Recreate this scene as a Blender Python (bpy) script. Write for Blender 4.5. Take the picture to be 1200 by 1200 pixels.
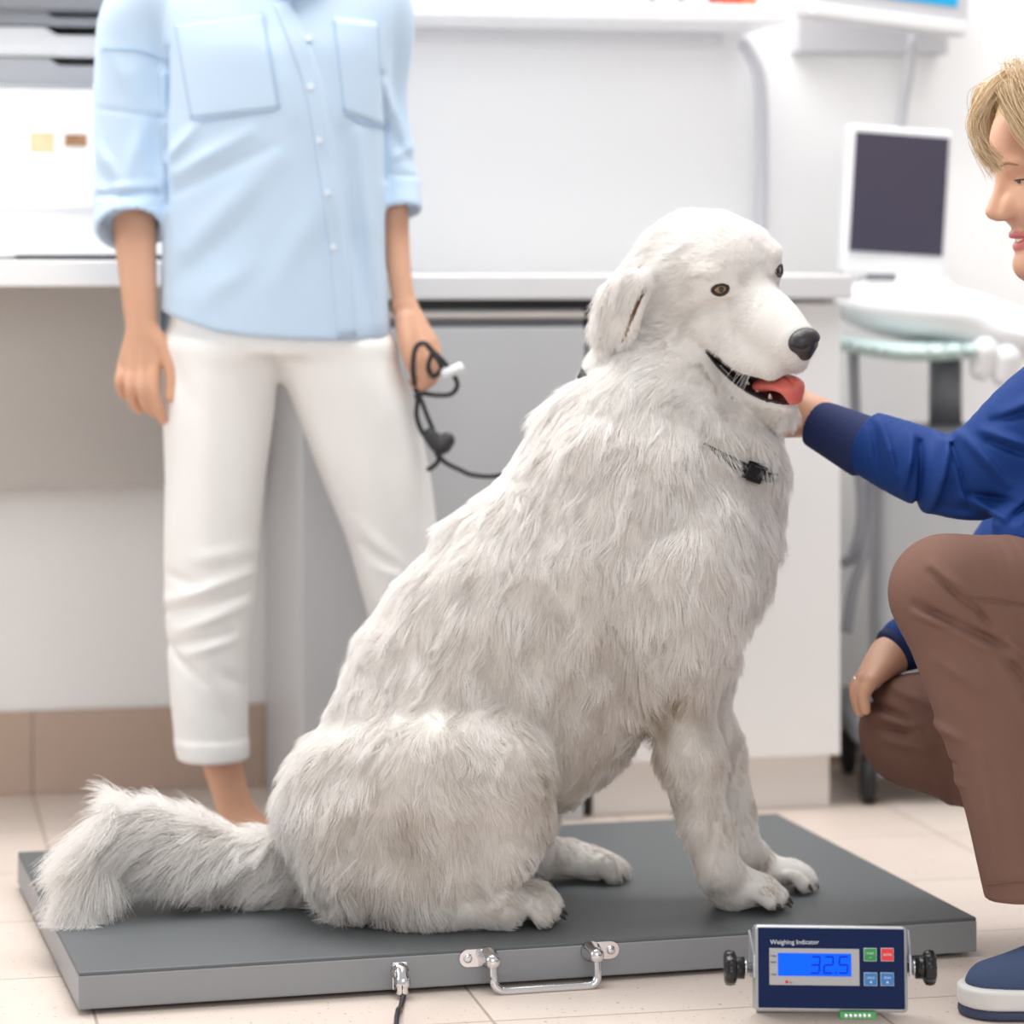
import bpy, bmesh, math, random
import numpy as np
from mathutils import Vector, Matrix
from mathutils.bvhtree import BVHTree
from mathutils.kdtree import KDTree

for _o in list(bpy.data.objects):
    bpy.data.objects.remove(_o)
SC = bpy.context.scene
COL = SC.collection
F = 3467.0                 # focal length in pixels of a 1200 px frame
HOR, CX, EYE = 308.0, 600.0, 0.88

# ------------------------------------------------------------------ camera
cam_d = bpy.data.cameras.new('camera')
cam_d.sensor_width = 36.0
cam_d.lens = 36.0 * F / 1200.0
cam_d.shift_y = -(600.0 - HOR) / 1200.0
cam_d.clip_start = 0.1
cam_d.dof.use_dof = True
cam_d.dof.focus_distance = 3.56
cam_d.dof.aperture_fstop = 3.0
cam = bpy.data.objects.new('camera', cam_d)
COL.objects.link(cam)
cam.location = (0, 0, EYE)
cam.rotation_euler = (math.pi / 2, 0, 0)
SC.camera = cam

# ------------------------------------------------------------------ light
SC.view_settings.view_transform = 'Standard'
SC.view_settings.look = 'None'
SC.view_settings.gamma = 1.0
SC.view_settings.use_curve_mapping = False
SC.view_settings.exposure = 0.20
SC.cycles.use_denoising = True
SC.cycles.max_bounces = 10
SC.cycles.diffuse_bounces = 5

world = bpy.data.worlds.new('room_light')
SC.world = world
world.use_nodes = True
world.node_tree.nodes['Background'].inputs[0].default_value = (1.0, 0.985, 0.97, 1)
world.node_tree.nodes['Background'].inputs[1].default_value = 0.50

def area(name, loc, target, sx, sy, power, col=(1, 1, 1)):
    l = bpy.data.lights.new(name, 'AREA')
    l.shape = 'RECTANGLE'; l.size = sx; l.size_y = sy; l.energy = power; l.color = col
    o = bpy.data.objects.new(name, l); COL.objects.link(o)
    o.location = loc
    o.rotation_euler = (Vector(target) - Vector(loc)).to_track_quat('-Z', 'Y').to_euler()
    return o
area('unseen_overhead_light', (-0.5, 4.0, 2.75), (-0.3, 4.2, 0), 2.4, 1.4, 48, (1, 0.985, 0.96))  # assumed ceiling lamp, inferred from bright upper surfaces; none is in view
area('unseen_overhead_light', (0.1, 4.55, 2.68), (0.1, 5.0, 0.6), 3.4, 0.5, 40, (1, 0.99, 0.98))  # added wash to whiten the back wall; no second panel known
area('front_fill_light', (0.9, -1.6, 2.3), (0.0, 4.0, 0.6), 3.2, 2.0, 52, (1, 1, 1))  # added soft fill from behind the camera; no source known there
area('left_fill_light', (-3.6, 3.2, 1.9), (0.2, 4.2, 0.7), 2.2, 1.8, 27, (0.95, 0.98, 1.0))  # added cool side light out of frame; no window known on the left

# ------------------------------------------------------------------ helpers
def P(px, py, d):
    return np.array([(px - CX) / F * d, d, EYE - (py - HOR) / F * d])

def lin(c):
    return tuple(((v / 255.0) / 12.92 if v / 255.0 <= 0.04045 else ((v / 255.0 + 0.055) / 1.055) ** 2.4) for v in c)

MATS = {}
def mat(name, rgb, rough=0.5, metal=0.0, spec=0.5, noise=0.0, nscale=20.0, bump=0.0, bscale=200.0,
        emit=0.0, alpha=None, coat=0.0, sss=0.0, sheen=0.0, rgb2=None):
    if name in MATS: return MATS[name]
    m = bpy.data.materials.new(name); m.use_nodes = True
    nt = m.node_tree; b = nt.nodes['Principled BSDF']
    c = lin(rgb) + (1,)
    b.inputs['Base Color'].default_value = c
    b.inputs['Roughness'].default_value = rough
    b.inputs['Metallic'].default_value = metal
    b.inputs['Specular IOR Level'].default_value = spec
    b.inputs['Coat Weight'].default_value = coat
    b.inputs['Sheen Weight'].default_value = sheen
    if sss:
        b.inputs['Subsurface Weight'].default_value = sss
        b.inputs['Subsurface Radius'].default_value = (0.012, 0.005, 0.003)
        b.inputs['Subsurface Scale'].default_value = 0.6
    tc = nt.nodes.new('ShaderNodeTexCoord')
    if noise or rgb2:
        n = nt.nodes.new('ShaderNodeTexNoise'); n.inputs['Scale'].default_value = nscale
        n.inputs['Detail'].default_value = 4
        nt.links.new(tc.outputs['Object'], n.inputs['Vector'])
        mx = nt.nodes.new('ShaderNodeMix'); mx.data_type = 'RGBA'
        mx.inputs['A'].default_value = c
        c2 = lin(rgb2) if rgb2 else tuple(v * (1 - noise) for v in c[:3])
        mx.inputs['B'].default_value = tuple(c2) + (1,)
        nt.links.new(n.outputs['Fac'], mx.inputs['Factor'])
        nt.links.new(mx.outputs['Result'], b.inputs['Base Color'])
    if bump:
        n2 = nt.nodes.new('ShaderNodeTexNoise'); n2.inputs['Scale'].default_value = bscale
        n2.inputs['Detail'].default_value = 3
        nt.links.new(tc.outputs['Object'], n2.inputs['Vector'])
        bp = nt.nodes.new('ShaderNodeBump'); bp.inputs['Strength'].default_value = bump
        bp.inputs['Distance'].default_value = 0.002
        nt.links.new(n2.outputs['Fac'], bp.inputs['Height'])
        nt.links.new(bp.outputs['Normal'], b.inputs['Normal'])
    if emit:
        b.inputs['Emission Color'].default_value = c
        b.inputs['Emission Strength'].default_value = emit
    MATS[name] = m
    return m

def empty(name, loc=(0, 0, 0), label=None, cat=None, group=None):
    o = bpy.data.objects.new(name, None); COL.objects.link(o)
    o.location = tuple(loc); o.empty_display_size = 0.05
    tag(o, label, cat, group)
    return o

def tag(o, label=None, cat=None, group=None, kind=None):
    if label: o['label'] = label
    if cat: o['category'] = cat
    if group: o['group'] = group
    if kind: o['kind'] = kind
    return o

def link(name, me, parent=None):
    o = bpy.data.objects.new(name, me); COL.objects.link(o)
    if parent is not None:
        o.parent = parent
        p, off = parent, Vector((0, 0, 0))
        while p is not None:
            off += Vector(p.location); p = p.parent
        # meshes are written in world coordinates; keep them there
        o.location = -off
    return o

def mesh_obj(name, verts, faces, mats, parent=None, smooth=True, midx=None):
    verts = np.asarray(verts, dtype=np.float64).reshape(-1, 3)
    me = bpy.data.meshes.new(name)
    if isinstance(faces, np.ndarray):
        n, k = faces.shape
        me.vertices.add(len(verts)); me.vertices.foreach_set('co', verts.astype(np.float32).ravel())
        me.loops.add(n * k); me.loops.foreach_set('vertex_index', faces.astype(np.int32).ravel())
        me.polygons.add(n)
        me.polygons.foreach_set('loop_start', np.arange(0, n * k, k, dtype=np.int32))
        me.update(calc_edges=True); me.validate()
    else:
        me.from_pydata([tuple(v) for v in verts], [], faces)
    for m in (mats if isinstance(mats, (list, tuple)) else [mats]): me.materials.append(m)
    if smooth: me.polygons.foreach_set('use_smooth', np.ones(len(me.polygons), dtype=bool))
    if midx is not None: me.polygons.foreach_set('material_index', midx.astype(np.int32))
    me.update()
    return link(name, me, parent)

class MB:
    """collects shapes into one bmesh, in world coordinates"""
    def __init__(s): s.bm = bmesh.new(); s.mi = 0
    def _done(s, vs):
        for f in {f for v in vs for f in v.link_faces}: f.material_index = s.mi
    def box(s, c, size, R=None, bev=0.0, seg=2):
        r = bmesh.ops.create_cube(s.bm, size=1.0)
        vs = r['verts']
        R = R if R is not None else Matrix.Identity(3)
        for v in vs:
            q = Vector((v.co.x * size[0], v.co.y * size[1], v.co.z * size[2]))
            v.co = R @ q + Vector(c)
        s._done(vs)
        if bev:
            es = list({e for v in vs for e in v.link_edges})
            bmesh.ops.bevel(s.bm, geom=es, offset=bev, segments=seg, profile=0.5, affect='EDGES', clamp_overlap=True, material=-1)
        return s
    def prism(s, poly, depth_vec):
        a = [s.bm.verts.new(tuple(p)) for p in poly]
        b = [s.bm.verts.new(tuple(Vector(p) + Vector(depth_vec))) for p in poly]
        n = len(poly)
        fs = [s.bm.faces.new(a), s.bm.faces.new(b[::-1])]
        for i in range(n): fs.append(s.bm.faces.new((a[i], b[i], b[(i + 1) % n], a[(i + 1) % n])))
        for f in fs: f.material_index = s.mi
        bmesh.ops.recalc_face_normals(s.bm, faces=fs)
        return s
    def tube(s, pts, rad, n=12, flat=None, closed=False):
        pts = [Vector(p) for p in pts]
        m = len(pts)
        rad = [rad] * m if not hasattr(rad, '__len__') else rad
        t = [(pts[(i + 1) % m if closed else min(i + 1, m - 1)] - pts[(i - 1) % m if closed else max(i - 1, 0)]).normalized() for i in range(m)]
        up = Vector((0, 0, 1)) if abs(t[0].z) < 0.9 else Vector((1, 0, 0))
        rings = []
        for i in range(m):
            x = up - t[i] * up.dot(t[i]); x.normalize(); up = x
            y = t[i].cross(x)
            rings.append([s.bm.verts.new(tuple(pts[i] + (x * math.cos(a) + y * math.sin(a)) * rad[i])) for a in [2 * math.pi * k / n for k in range(n)]])
        fs = []
        for i in range(m if closed else m - 1):
            a, b = rings[i], rings[(i + 1) % m]
            for k in range(n): fs.append(s.bm.faces.new((a[k], a[(k + 1) % n], b[(k + 1) % n], b[k])))
        if not closed:
            fs.append(s.bm.faces.new(rings[0][::-1])); fs.append(s.bm.faces.new(rings[-1]))
        for f in fs: f.material_index = s.mi; f.smooth = True
        return s
    def lathe(s, c, axis, prof, n=24, lobes=0, lobe_amp=0.0):
        """prof: (offset along axis, radius)"""
        axis = Vector(axis).normalized(); c = Vector(c)
        x = axis.orthogonal().normalized(); y = axis.cross(x)
        rings = []
        for o, r in prof:
            rings.append([s.bm.verts.new(tuple(c + axis * o + (x * math.cos(a) + y * math.sin(a)) * (r * (1 + lobe_amp * math.cos(lobes * a))))) for a in [2 * math.pi * k / n for k in range(n)]])
        fs = []
        for a, b in zip(rings[:-1], rings[1:]):
            for k in range(n): fs.append(s.bm.faces.new((a[k], a[(k + 1) % n], b[(k + 1) % n], b[k])))
        fs.append(s.bm.faces.new(rings[0][::-1])); fs.append(s.bm.faces.new(rings[-1]))
        for f in fs: f.material_index = s.mi; f.smooth = True
        return s
    def build(s, name, mats, parent=None, smooth=None):
        bmesh.ops.recalc_face_normals(s.bm, faces=s.bm.faces[:])
        me = bpy.data.meshes.new(name); s.bm.to_mesh(me); s.bm.free()
        for m in (mats if isinstance(mats, (list, tuple)) else [mats]): me.materials.append(m)
        if smooth is not None: me.polygons.foreach_set('use_smooth', np.full(len(me.polygons), smooth))
        return link(name, me, parent)

def catmull(pts, n=6):
    p = np.asarray(pts, dtype=float)
    if len(p) < 3:
        return np.array([p[0] + (p[-1] - p[0]) * t for t in np.linspace(0, 1, n + 1)])
    q = np.vstack([2 * p[0] - p[1], p, 2 * p[-1] - p[-2]])
    out = []
    for i in range(1, len(q) - 2):
        for t in np.linspace(0, 1, n, endpoint=False):
            a, b, c, d = q[i - 1], q[i], q[i + 1], q[i + 2]
            out.append(0.5 * (2 * b + (c - a) * t + (2 * a - 5 * b + 4 * c - d) * t * t + (3 * b - a - 3 * c + d) * t ** 3))
    out.append(p[-1])
    return np.array(out)

def vnoise(p, scale, seed=0):
    """smooth pseudo noise in about -1..1 from summed sines"""
    r = np.random.RandomState(seed)
    o = np.zeros(len(p), dtype=np.float32)
    for i in range(7):
        k = r.normal(size=3); k = k / np.linalg.norm(k) * (0.6 + 0.9 * r.rand())
        o += np.sin(p @ (k * 2 * math.pi / scale) + r.rand() * 6.28).astype(np.float32)
    return o / 2.6

class Sdf:
    """rounded shapes blended into one continuous surface, polygonised with surface nets"""
    def __init__(s, h):
        s.h = h; s.pr = []; s.disp = None
    def raw(s, fn, lo, hi, k=0.0, op=1):
        s.pr.append((fn, np.asarray(lo, float) - k - 2 * s.h, np.asarray(hi, float) + k + 2 * s.h, k, op)); return s
    def tube(s, pts, rads, k=0.01, op=1, n=5, flat=None, smooth=True):
        pts = np.asarray(pts, float)
        if np.isscalar(rads): rads = [rads] * len(pts)
        pr = np.hstack([pts, np.asarray(rads, float)[:, None]])
        if smooth and len(pts) > 2: pr = catmull(pr, n)
        A, B = pr[:-1], pr[1:]
        def fn(p):
            best = None
            for a, b in zip(A, B):
                v = b[:3] - a[:3]; L = max(v @ v, 1e-12)
                t = np.clip(((p - a[:3]) @ v) / L, 0, 1)
                o = p - a[:3] - t[:, None] * v
                if flat is not None:
                    nn, sc = flat
                    o = o + ((o @ nn) * (1 / sc - 1))[:, None] * nn
                d = np.sqrt((o * o).sum(1)) - (a[3] + t * (b[3] - a[3]))
                if flat is not None: d = d * min(1.0, flat[1] ** 0.5)
                best = d if best is None else np.minimum(best, d)
            return best
        r = pr[:, 3:4] * (max(1.0, flat[1]) if flat is not None else 1.0)
        return s.raw(fn, (pr[:, :3] - r).min(0), (pr[:, :3] + r).max(0), k, op)
    def cone(s, a, b, ra, rb, k=0.01, op=1, flat=None):
        return s.tube([a, b], [ra, rb], k, op, flat=flat)
    def ell(s, c, r, R=None, k=0.01, op=1):
        c = np.asarray(c, float); r = np.asarray(r, float)
        R = np.eye(3) if R is None else np.asarray(R, float)     # rows: local axes in world
        def fn(p):
            q = (p - c) @ R.T
            k0 = np.sqrt(((q / r) ** 2).sum(1)); k1 = np.sqrt(((q / (r * r)) ** 2).sum(1)) + 1e-9
            return k0 * (k0 - 1) / k1
        m = r.max()
        ext = np.sqrt(((R * r[:, None]) ** 2).sum(0))
        ext = ext * 1.12 + .02
        return s.raw(fn, c - ext, c + ext, k, op)
    def cyl(s, a, b, ra, rb, rnd=0.003, k=0.004, op=1):
        a = np.asarray(a, float); b = np.asarray(b, float); v = b - a; L = np.linalg.norm(v); v = v / L
        def fn(p):
            t = (p - a) @ v
            o = p - a - t[:, None] * v
            rad = np.sqrt((o * o).sum(1)) - (ra + np.clip(t / L, 0, 1) * (rb - ra)) + rnd
            ax = np.abs(t - L / 2) - L / 2 + rnd
            return np.minimum(np.maximum(rad, ax), 0) + np.sqrt(np.maximum(rad, 0) ** 2 + np.maximum(ax, 0) ** 2) - rnd
        m = max(ra, rb)
        return s.raw(fn, np.minimum(a, b) - m, np.maximum(a, b) + m, k, op)
    def loft(s, rows, k=0.01, op=1, rnd=0.006, ex=2.0):
        """rows: (left px, right px, py, centre depth, half depth), stacked downwards"""
        T = []
        for l, r, py, d, hd in rows:
            a = P(l, py, d); b = P(r, py, d)
            T.append((a[2], (a[0] + b[0]) / 2, d, (b[0] - a[0]) / 2, hd))
        T = np.array(T); T = T[np.argsort(T[:, 0])]
        z0, z1 = T[0, 0], T[-1, 0]
        zz = np.linspace(z0, z1, 64)
        # smooth the profile a little
        cols = [np.interp(zz, T[:, 0], T[:, i]) for i in range(1, 5)]
        ker = np.array([1, 2, 3, 2, 1]) / 9.0
        cols = [np.convolve(np.pad(c, 2, mode='edge'), ker, 'valid') for c in cols]
        def fn(p):
            z = np.clip(p[:, 2], z0, z1)
            cx, cy, a, b = [np.interp(z, zz, c) for c in cols]
            x = (p[:, 0] - cx); y = (p[:, 1] - cy)
            if ex == 2.0:
                k0 = np.sqrt((x / a) ** 2 + (y / b) ** 2); k1 = np.sqrt((x / a / a) ** 2 + (y / b / b) ** 2) + 1e-6
                d = k0 * (k0 - 1) / k1
            else:
                k0 = (np.abs(x / a) ** ex + np.abs(y / b) ** ex) ** (1 / ex)
                d = (k0 - 1) * np.minimum(a, b)
            ax = np.maximum(p[:, 2] - z1, z0 - p[:, 2])
            d1, d2 = d + rnd, ax + rnd
            return np.minimum(np.maximum(d1, d2), 0) + np.sqrt(np.maximum(d1, 0) ** 2 + np.maximum(d2, 0) ** 2) - rnd
        x0 = (T[:, 1] - T[:, 3]).min(); x1 = (T[:, 1] + T[:, 3]).max()
        y0 = (T[:, 2] - T[:, 4]).min(); y1 = (T[:, 2] + T[:, 4]).max()
        return s.raw(fn, (x0, y0, z0), (x1, y1, z1), k, op)
    def eval(s, p, sel=None):
        g = np.full(len(p), 1.0)
        for fn, lo, hi, k, op in (s.pr if sel is None else sel):
            d = fn(p)
            if op > 0:
                if k > 0:
                    hh = np.maximum(k - np.abs(g - d), 0) / k
                    g = np.minimum(g, d) - hh * hh * k * 0.25
                else: g = np.minimum(g, d)
            else:
                d = -d
                if k > 0:
                    hh = np.maximum(k - np.abs(g - d), 0) / k
                    g = np.maximum(g, d) + hh * hh * k * 0.25
                else: g = np.maximum(g, d)
        if s.disp is not None: g = g - s.disp(p)
        return g
    def polygonise(s):
        h, B = s.h, 20
        lo = np.min([q[1] for q in s.pr if q[4] > 0], axis=0); hi = np.max([q[2] for q in s.pr if q[4] > 0], axis=0)
        base = np.floor(lo / h).astype(int) - 2
        nb = np.ceil((hi / h - base + 3) / B).astype(int)
        g1 = np.arange(B + 1); lat = np.stack(np.meshgrid(g1, g1, g1, indexing='ij'), -1).reshape(-1, 3)
        g5 = np.linspace(0, B, 5); co5 = np.stack(np.meshgrid(g5, g5, g5, indexing='ij'), -1).reshape(-1, 3)
        N = int(nb.max()) * B + 8
        cells, vts, edges = [], [], []
        corners = np.array([(i, j, k) for i in (0, 1) for j in (0, 1) for k in (0, 1)])
        ce = [(a, b) for a in range(8) for b in range(a + 1, 8) if np.abs(corners[a] - corners[b]).sum() == 1]
        for bi in range(nb[0]):
            for bj in range(nb[1]):
                for bk in range(nb[2]):
                    o = np.array((bi, bj, bk)) * B
                    blo = (base + o) * h; bhi = blo + B * h
                    sel = [q for q in s.pr if np.all(q[1] <= bhi) and np.all(q[2] >= blo)]
                    if not any(q[4] > 0 for q in sel): continue
                    if np.abs(s.eval(blo + co5 * h, sel)).min() > B * h / 4 * 1.15: continue
                    g = s.eval(blo + lat * h, sel).reshape(B + 1, B + 1, B + 1)
                    sg = g < 0
                    cnt = np.zeros((B, B, B), np.uint8)
                    for c in corners: cnt += sg[c[0]:c[0] + B, c[1]:c[1] + B, c[2]:c[2] + B]
                    ii = np.argwhere((cnt > 0) & (cnt < 8))
                    if len(ii) == 0: continue
                    gv = np.stack([g[ii[:, 0] + c[0], ii[:, 1] + c[1], ii[:, 2] + c[2]] for c in corners], 1)
                    acc = np.zeros((len(ii), 3)); n = np.zeros(len(ii))
                    for a, b in ce:
                        m = (gv[:, a] < 0) != (gv[:, b] < 0)
                        t = gv[m, a] / (gv[m, a] - gv[m, b])
                        acc[m] += corners[a] + t[:, None] * (corners[b] - corners[a]); n[m] += 1
                    vts.append((base + o + ii + acc / n[:, None]) * h)
                    gi = ii + o
                    cells.append((gi[:, 0].astype(np.int64) * N + gi[:, 1]) * N + gi[:, 2])
                    for ax in range(3):
                        sl0 = [slice(0, B)] * 3; sl1 = [slice(0, B)] * 3; sl1[ax] = slice(1, B + 1)
                        a0 = sg[tuple(sl0)]; a1 = sg[tuple(sl1)]
                        e = np.argwhere(a0 != a1)
                        if len(e) == 0: continue
                        flip = a0[e[:, 0], e[:, 1], e[:, 2]]
                        u, v = [(1, 2), (2, 0), (0, 1)][ax]
                        e = e + o
                        quad = []
                        for du, dv in ((-1, -1), (0, -1), (0, 0), (-1, 0)):
                            q = e.copy(); q[:, u] += du; q[:, v] += dv
                            quad.append((q[:, 0].astype(np.int64) * N + q[:, 1]) * N + q[:, 2])
                        quad = np.stack(quad, 1)
                        quad[~flip] = quad[~flip][:, ::-1]
                        edges.append(quad)
        cells = np.concatenate(cells); vts = np.concatenate(vts); quads = np.concatenate(edges)
        od = np.argsort(cells); cells = cells[od]; vts = vts[od]
        ix = np.searchsorted(cells, quads); ix = np.minimum(ix, len(cells) - 1)
        ok = (cells[ix] == quads).all(1)
        return vts, ix[ok].astype(np.int32)
    def build(s, name, mats, parent=None, mfn=None):
        v, f = s.polygonise()
        mi = None
        if mfn is not None: mi = mfn(v[f].mean(1))
        o = mesh_obj(name, v, f, mats, parent, True, mi)
        s.v, s.f = v, f
        return o

def normals_of(v, f):
    a, b, c, d = (v[f[:, i]] for i in range(4))
    n = np.cross(c - a, d - b)
    out = np.zeros_like(v)
    for i in range(4): np.add.at(out, f[:, i], n)
    return out / (np.linalg.norm(out, axis=1, keepdims=True) + 1e-12), np.linalg.norm(n, axis=1) * 0.5

def bvh_of(v, f):
    return BVHTree.FromPolygons([tuple(p) for p in v], [tuple(int(i) for i in q) for q in f])

def hit(bvh, px, py):
    """the point of a built surface that lies on the line of sight through a photo pixel"""
    o = Vector((0, 0, EYE)); d = (Vector(P(px, py, 1.0)) - o).normalized()
    p, n, i, dist = bvh.ray_cast(o, d)
    if p is None: return None, None
    if n.dot(d) > 0: n = -n
    return np.array(p), np.array(n)

def folds(lines, d, gain=1.0):
    """ridges (amp > 0) and creases (amp < 0) of cloth; px coordinates on a sheet at depth d, run through the cloth"""
    L = []
    for x0, y0, x1, y1, w, amp in lines:
        a = P(x0, y0, d); b = P(x1, y1, d)
        L.append((a[[0, 2]], b[[0, 2]], w * d / F, amp * gain))
    def fn(p):
        q = p[:, [0, 2]]; o = np.zeros(len(p))
        for a, b, w, amp in L:
            v = b - a; t = np.clip(((q - a) @ v) / max(v @ v, 1e-12), 0, 1)
            dd = ((q - a - t[:, None] * v) ** 2).sum(1)
            o += amp * np.exp(-dd / (w * w)) * (1 - 0.55 * np.abs(2 * t - 1))
        return o
    return fn

def strands(name, pts, rad, material, parent):
    """pts (n, m, 3): n hair strands of m points each"""
    n, m, _ = pts.shape
    cd = bpy.data.hair_curves.new(name)
    cd.add_curves([m] * n)
    cd.attributes['position'].data.foreach_set('vector', pts.astype(np.float32).ravel())
    if 'radius' not in cd.attributes: cd.attributes.new('radius', 'FLOAT', 'POINT')
    cd.attributes['radius'].data.foreach_set('value', rad.astype(np.float32).ravel())
    cd.materials.append(material)
    return link(name, cd, parent)

def text_mesh(name, body, size, origin, right, up, material, parent, ext=0.0003, align='LEFT', shear=0.0):
    c = bpy.data.curves.new(name, 'FONT'); c.body = body; c.size = size; c.extrude = ext; c.align_x = align; c.shear = shear
    o = bpy.data.objects.new(name, c); COL.objects.link(o)
    dg = bpy.context.evaluated_depsgraph_get()
    me = bpy.data.meshes.new_from_object(o.evaluated_get(dg))
    bpy.data.objects.remove(o)
    r = Vector(right).normalized(); u = Vector(up).normalized(); n = r.cross(u)
    for v in me.vertices: v.co = Vector(origin) + r * v.co.x + u * v.co.y + n * v.co.z
    me.materials.clear(); me.materials.append(material)
    return link(name, me, parent)
# ------------------------------------------------------------------ structure
TH = math.radians(12.0)
U = np.array([math.cos(TH), math.sin(TH), 0.0]); NW = np.array([-math.sin(TH), math.cos(TH), 0.0])
W0 = np.array([(150 - CX) / F * 4.945, 4.945, 0.0])
RW = Matrix(((U[0], NW[0], 0), (U[1], NW[1], 0), (0, 0, 1)))
def W(s, off, z): return W0 + s * U - off * NW + np.array([0, 0, z])
def ws(px, off):
    o = W0 - off * NW; k = (px - CX) / F
    return (k * o[1] - o[0]) / (U[0] - k * U[1])
def wd(px, off): return W(ws(px, off), off, 0)[1]
def wz(px, py, off): return EYE - (py - HOR) / F * wd(px, off)
def wbox(mb, s0, s1, o0, o1, z0, z1, bev=0.0):
    mb.box(W((s0 + s1) / 2, (o0 + o1) / 2, (z0 + z1) / 2), (abs(s1 - s0), abs(o1 - o0), abs(z1 - z0)), RW, bev); return mb

def tile_material(name, c1, c2, grout, w, h, org, spots=True, plane='floor'):
    m = bpy.data.materials.new(name); m.use_nodes = True
    nt = m.node_tree; b = nt.nodes['Principled BSDF']; N = nt.nodes.new; L = nt.links.new
    tc = N('ShaderNodeTexCoord'); mp = N('ShaderNodeMapping'); mp.vector_type = 'TEXTURE'
    mp.inputs['Location'].default_value = org
    mp.inputs['Rotation'].default_value = (0, 0, TH) if plane == 'floor' else (math.pi / 2, 0, TH)
    L(tc.outputs['Object'], mp.inputs['Vector'])
    br = N('ShaderNodeTexBrick'); br.offset = 0.0; br.squash = 1.0
    br.inputs['Scale'].default_value = 1.0
    br.inputs['Brick Width'].default_value = w; br.inputs['Row Height'].default_value = h
    br.inputs['Mortar Size'].default_value = 0.0022; br.inputs['Mortar Smooth'].default_value = 0.3
    br.inputs['Color1'].default_value = lin(c1) + (1,); br.inputs['Color2'].default_value = lin(c2) + (1,)
    br.inputs['Mortar'].default_value = lin(grout) + (1,)
    L(mp.outputs['Vector'], br.inputs['Vector'])
    n1 = N('ShaderNodeTexNoise'); n1.inputs['Scale'].default_value = 9; n1.inputs['Detail'].default_value = 6
    L(tc.outputs['Object'], n1.inputs['Vector'])
    mx = N('ShaderNodeMix'); mx.data_type = 'RGBA'; mx.blend_type = 'MULTIPLY'
    mx.inputs['B'].default_value = (0.9, 0.88, 0.86, 1)
    L(n1.outputs['Fac'], mx.inputs['Factor']); L(br.outputs['Color'], mx.inputs['A'])
    last = mx.outputs['Result']
    if spots:
        v = N('ShaderNodeTexNoise'); v.inputs['Scale'].default_value = 140; v.inputs['Detail'].default_value = 2
        L(tc.outputs['Object'], v.inputs['Vector'])
        r = N('ShaderNodeValToRGB'); r.color_ramp.elements[0].position = 0.27; r.color_ramp.elements[1].position = 0.34
        L(v.outputs['Fac'], r.inputs['Fac'])
        m2 = N('ShaderNodeMix'); m2.data_type = 'RGBA'; m2.blend_type = 'MIX'
        m2.inputs['A'].default_value = lin((150, 135, 125)) + (1,)
        L(r.outputs['Color'], m2.inputs['Factor']); L(last, m2.inputs['B'])
        last = m2.outputs['Result']
    L(last, b.inputs['Base Color'])
    b.inputs['Roughness'].default_value = 0.42
    bp = N('ShaderNodeBump'); bp.inputs['Strength'].default_value = 0.4; bp.inputs['Distance'].default_value = 0.002; bp.invert = True
    L(br.outputs['Fac'], bp.inputs['Height']); L(bp.outputs['Normal'], b.inputs['Normal'])
    return m

M_wall = mat('white_wall_paint', (250, 250, 250), 0.7, bump=0.05, bscale=90)
g0 = P(38, 930, EYE * F / (930 - HOR))
M_floor = tile_material('floor_tiles', (226, 213, 204), (223, 209, 199), (176, 160, 148), 0.45, 0.32, (g0[0], g0[1], 0))
mb = MB()
mb.prism([W(-2.2, -0.1, 0), W(3.2, -0.1, 0), W(3.2, 4.0, 0), W(-2.2, 4.0, 0)], (0, 0, -0.05))
tag(mb.build('floor', M_floor), kind='structure')
mb = MB(); wbox(mb, -2.2, 3.2, 0, -0.1, 0, 2.7)
tag(mb.build('wall_back', M_wall), kind='structure')
gb = W(ws(38, 0.012), 0.012, 0)
M_base = tile_material('baseboard_tiles', (200, 178, 163), (196, 173, 157), (150, 134, 124), 0.45, 0.30, (gb[0], gb[1], -0.15), spots=False, plane='wall')
mb = MB(); wbox(mb, -2.2, 3.2, 0.012, 0.0, 0, 0.137, 0.002)
tag(mb.build('baseboard_back', M_base), kind='structure')

# ------------------------------------------------------------------ left desk
M_white = mat('white_laminate', (244, 244, 244), 0.35, noise=0.02)
M_worktop = mat('worktop_laminate', (226, 226, 228), 0.35, noise=0.03)
M_grey = mat('grey_laminate', (196, 191, 186), 0.5, noise=0.04)
M_steel = mat('brushed_steel', (190, 190, 192), 0.32, 0.8, noise=0.06, nscale=60)
M_fridge = mat('grey_door_metal', (196, 198, 201), 0.4, 0.0, noise=0.03)
M_black = mat('black_plastic', (22, 22, 24), 0.4, bump=0.05)
M_dark = mat('dark_rubber', (35, 35, 38), 0.6)
M_chrome = mat('chrome', (225, 225, 228), 0.12, 1.0, bump=0.02, bscale=30)
M_pw = mat('white_plastic', (240, 241, 243), 0.3, noise=0.02)
M_pg = mat('grey_plastic', (176, 178, 184), 0.4, noise=0.03)
M_pd = mat('dark_grey_plastic', (120, 122, 128), 0.4, noise=0.03)

OD = 0.40
desk = empty('desk', W(ws(60, OD), OD, 0), 'white topped desk with grey panel beneath, behind the standing person', 'desk')
s0, s1 = -1.05, ws(338, OD) 
zt = wz(60, 305, OD); zb = wz(60, 336, OD)
mb = MB(); wbox(mb, s0, s1, OD, 0, zb, zt, 0.003); mb.build('desk_top', M_white, desk)
mb = MB(); wbox(mb, s0, s1 - 0.03, 0.10, 0.06, wz(100, 570, 0.10), zb, 0.002); mb.build('modesty_panel', M_grey, desk)
mb = MB(); wbox(mb, s0, s0 + 0.03, OD - 0.02, 0, 0.0, zb, 0.002); mb.build('side_panel', M_grey, desk)

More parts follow.
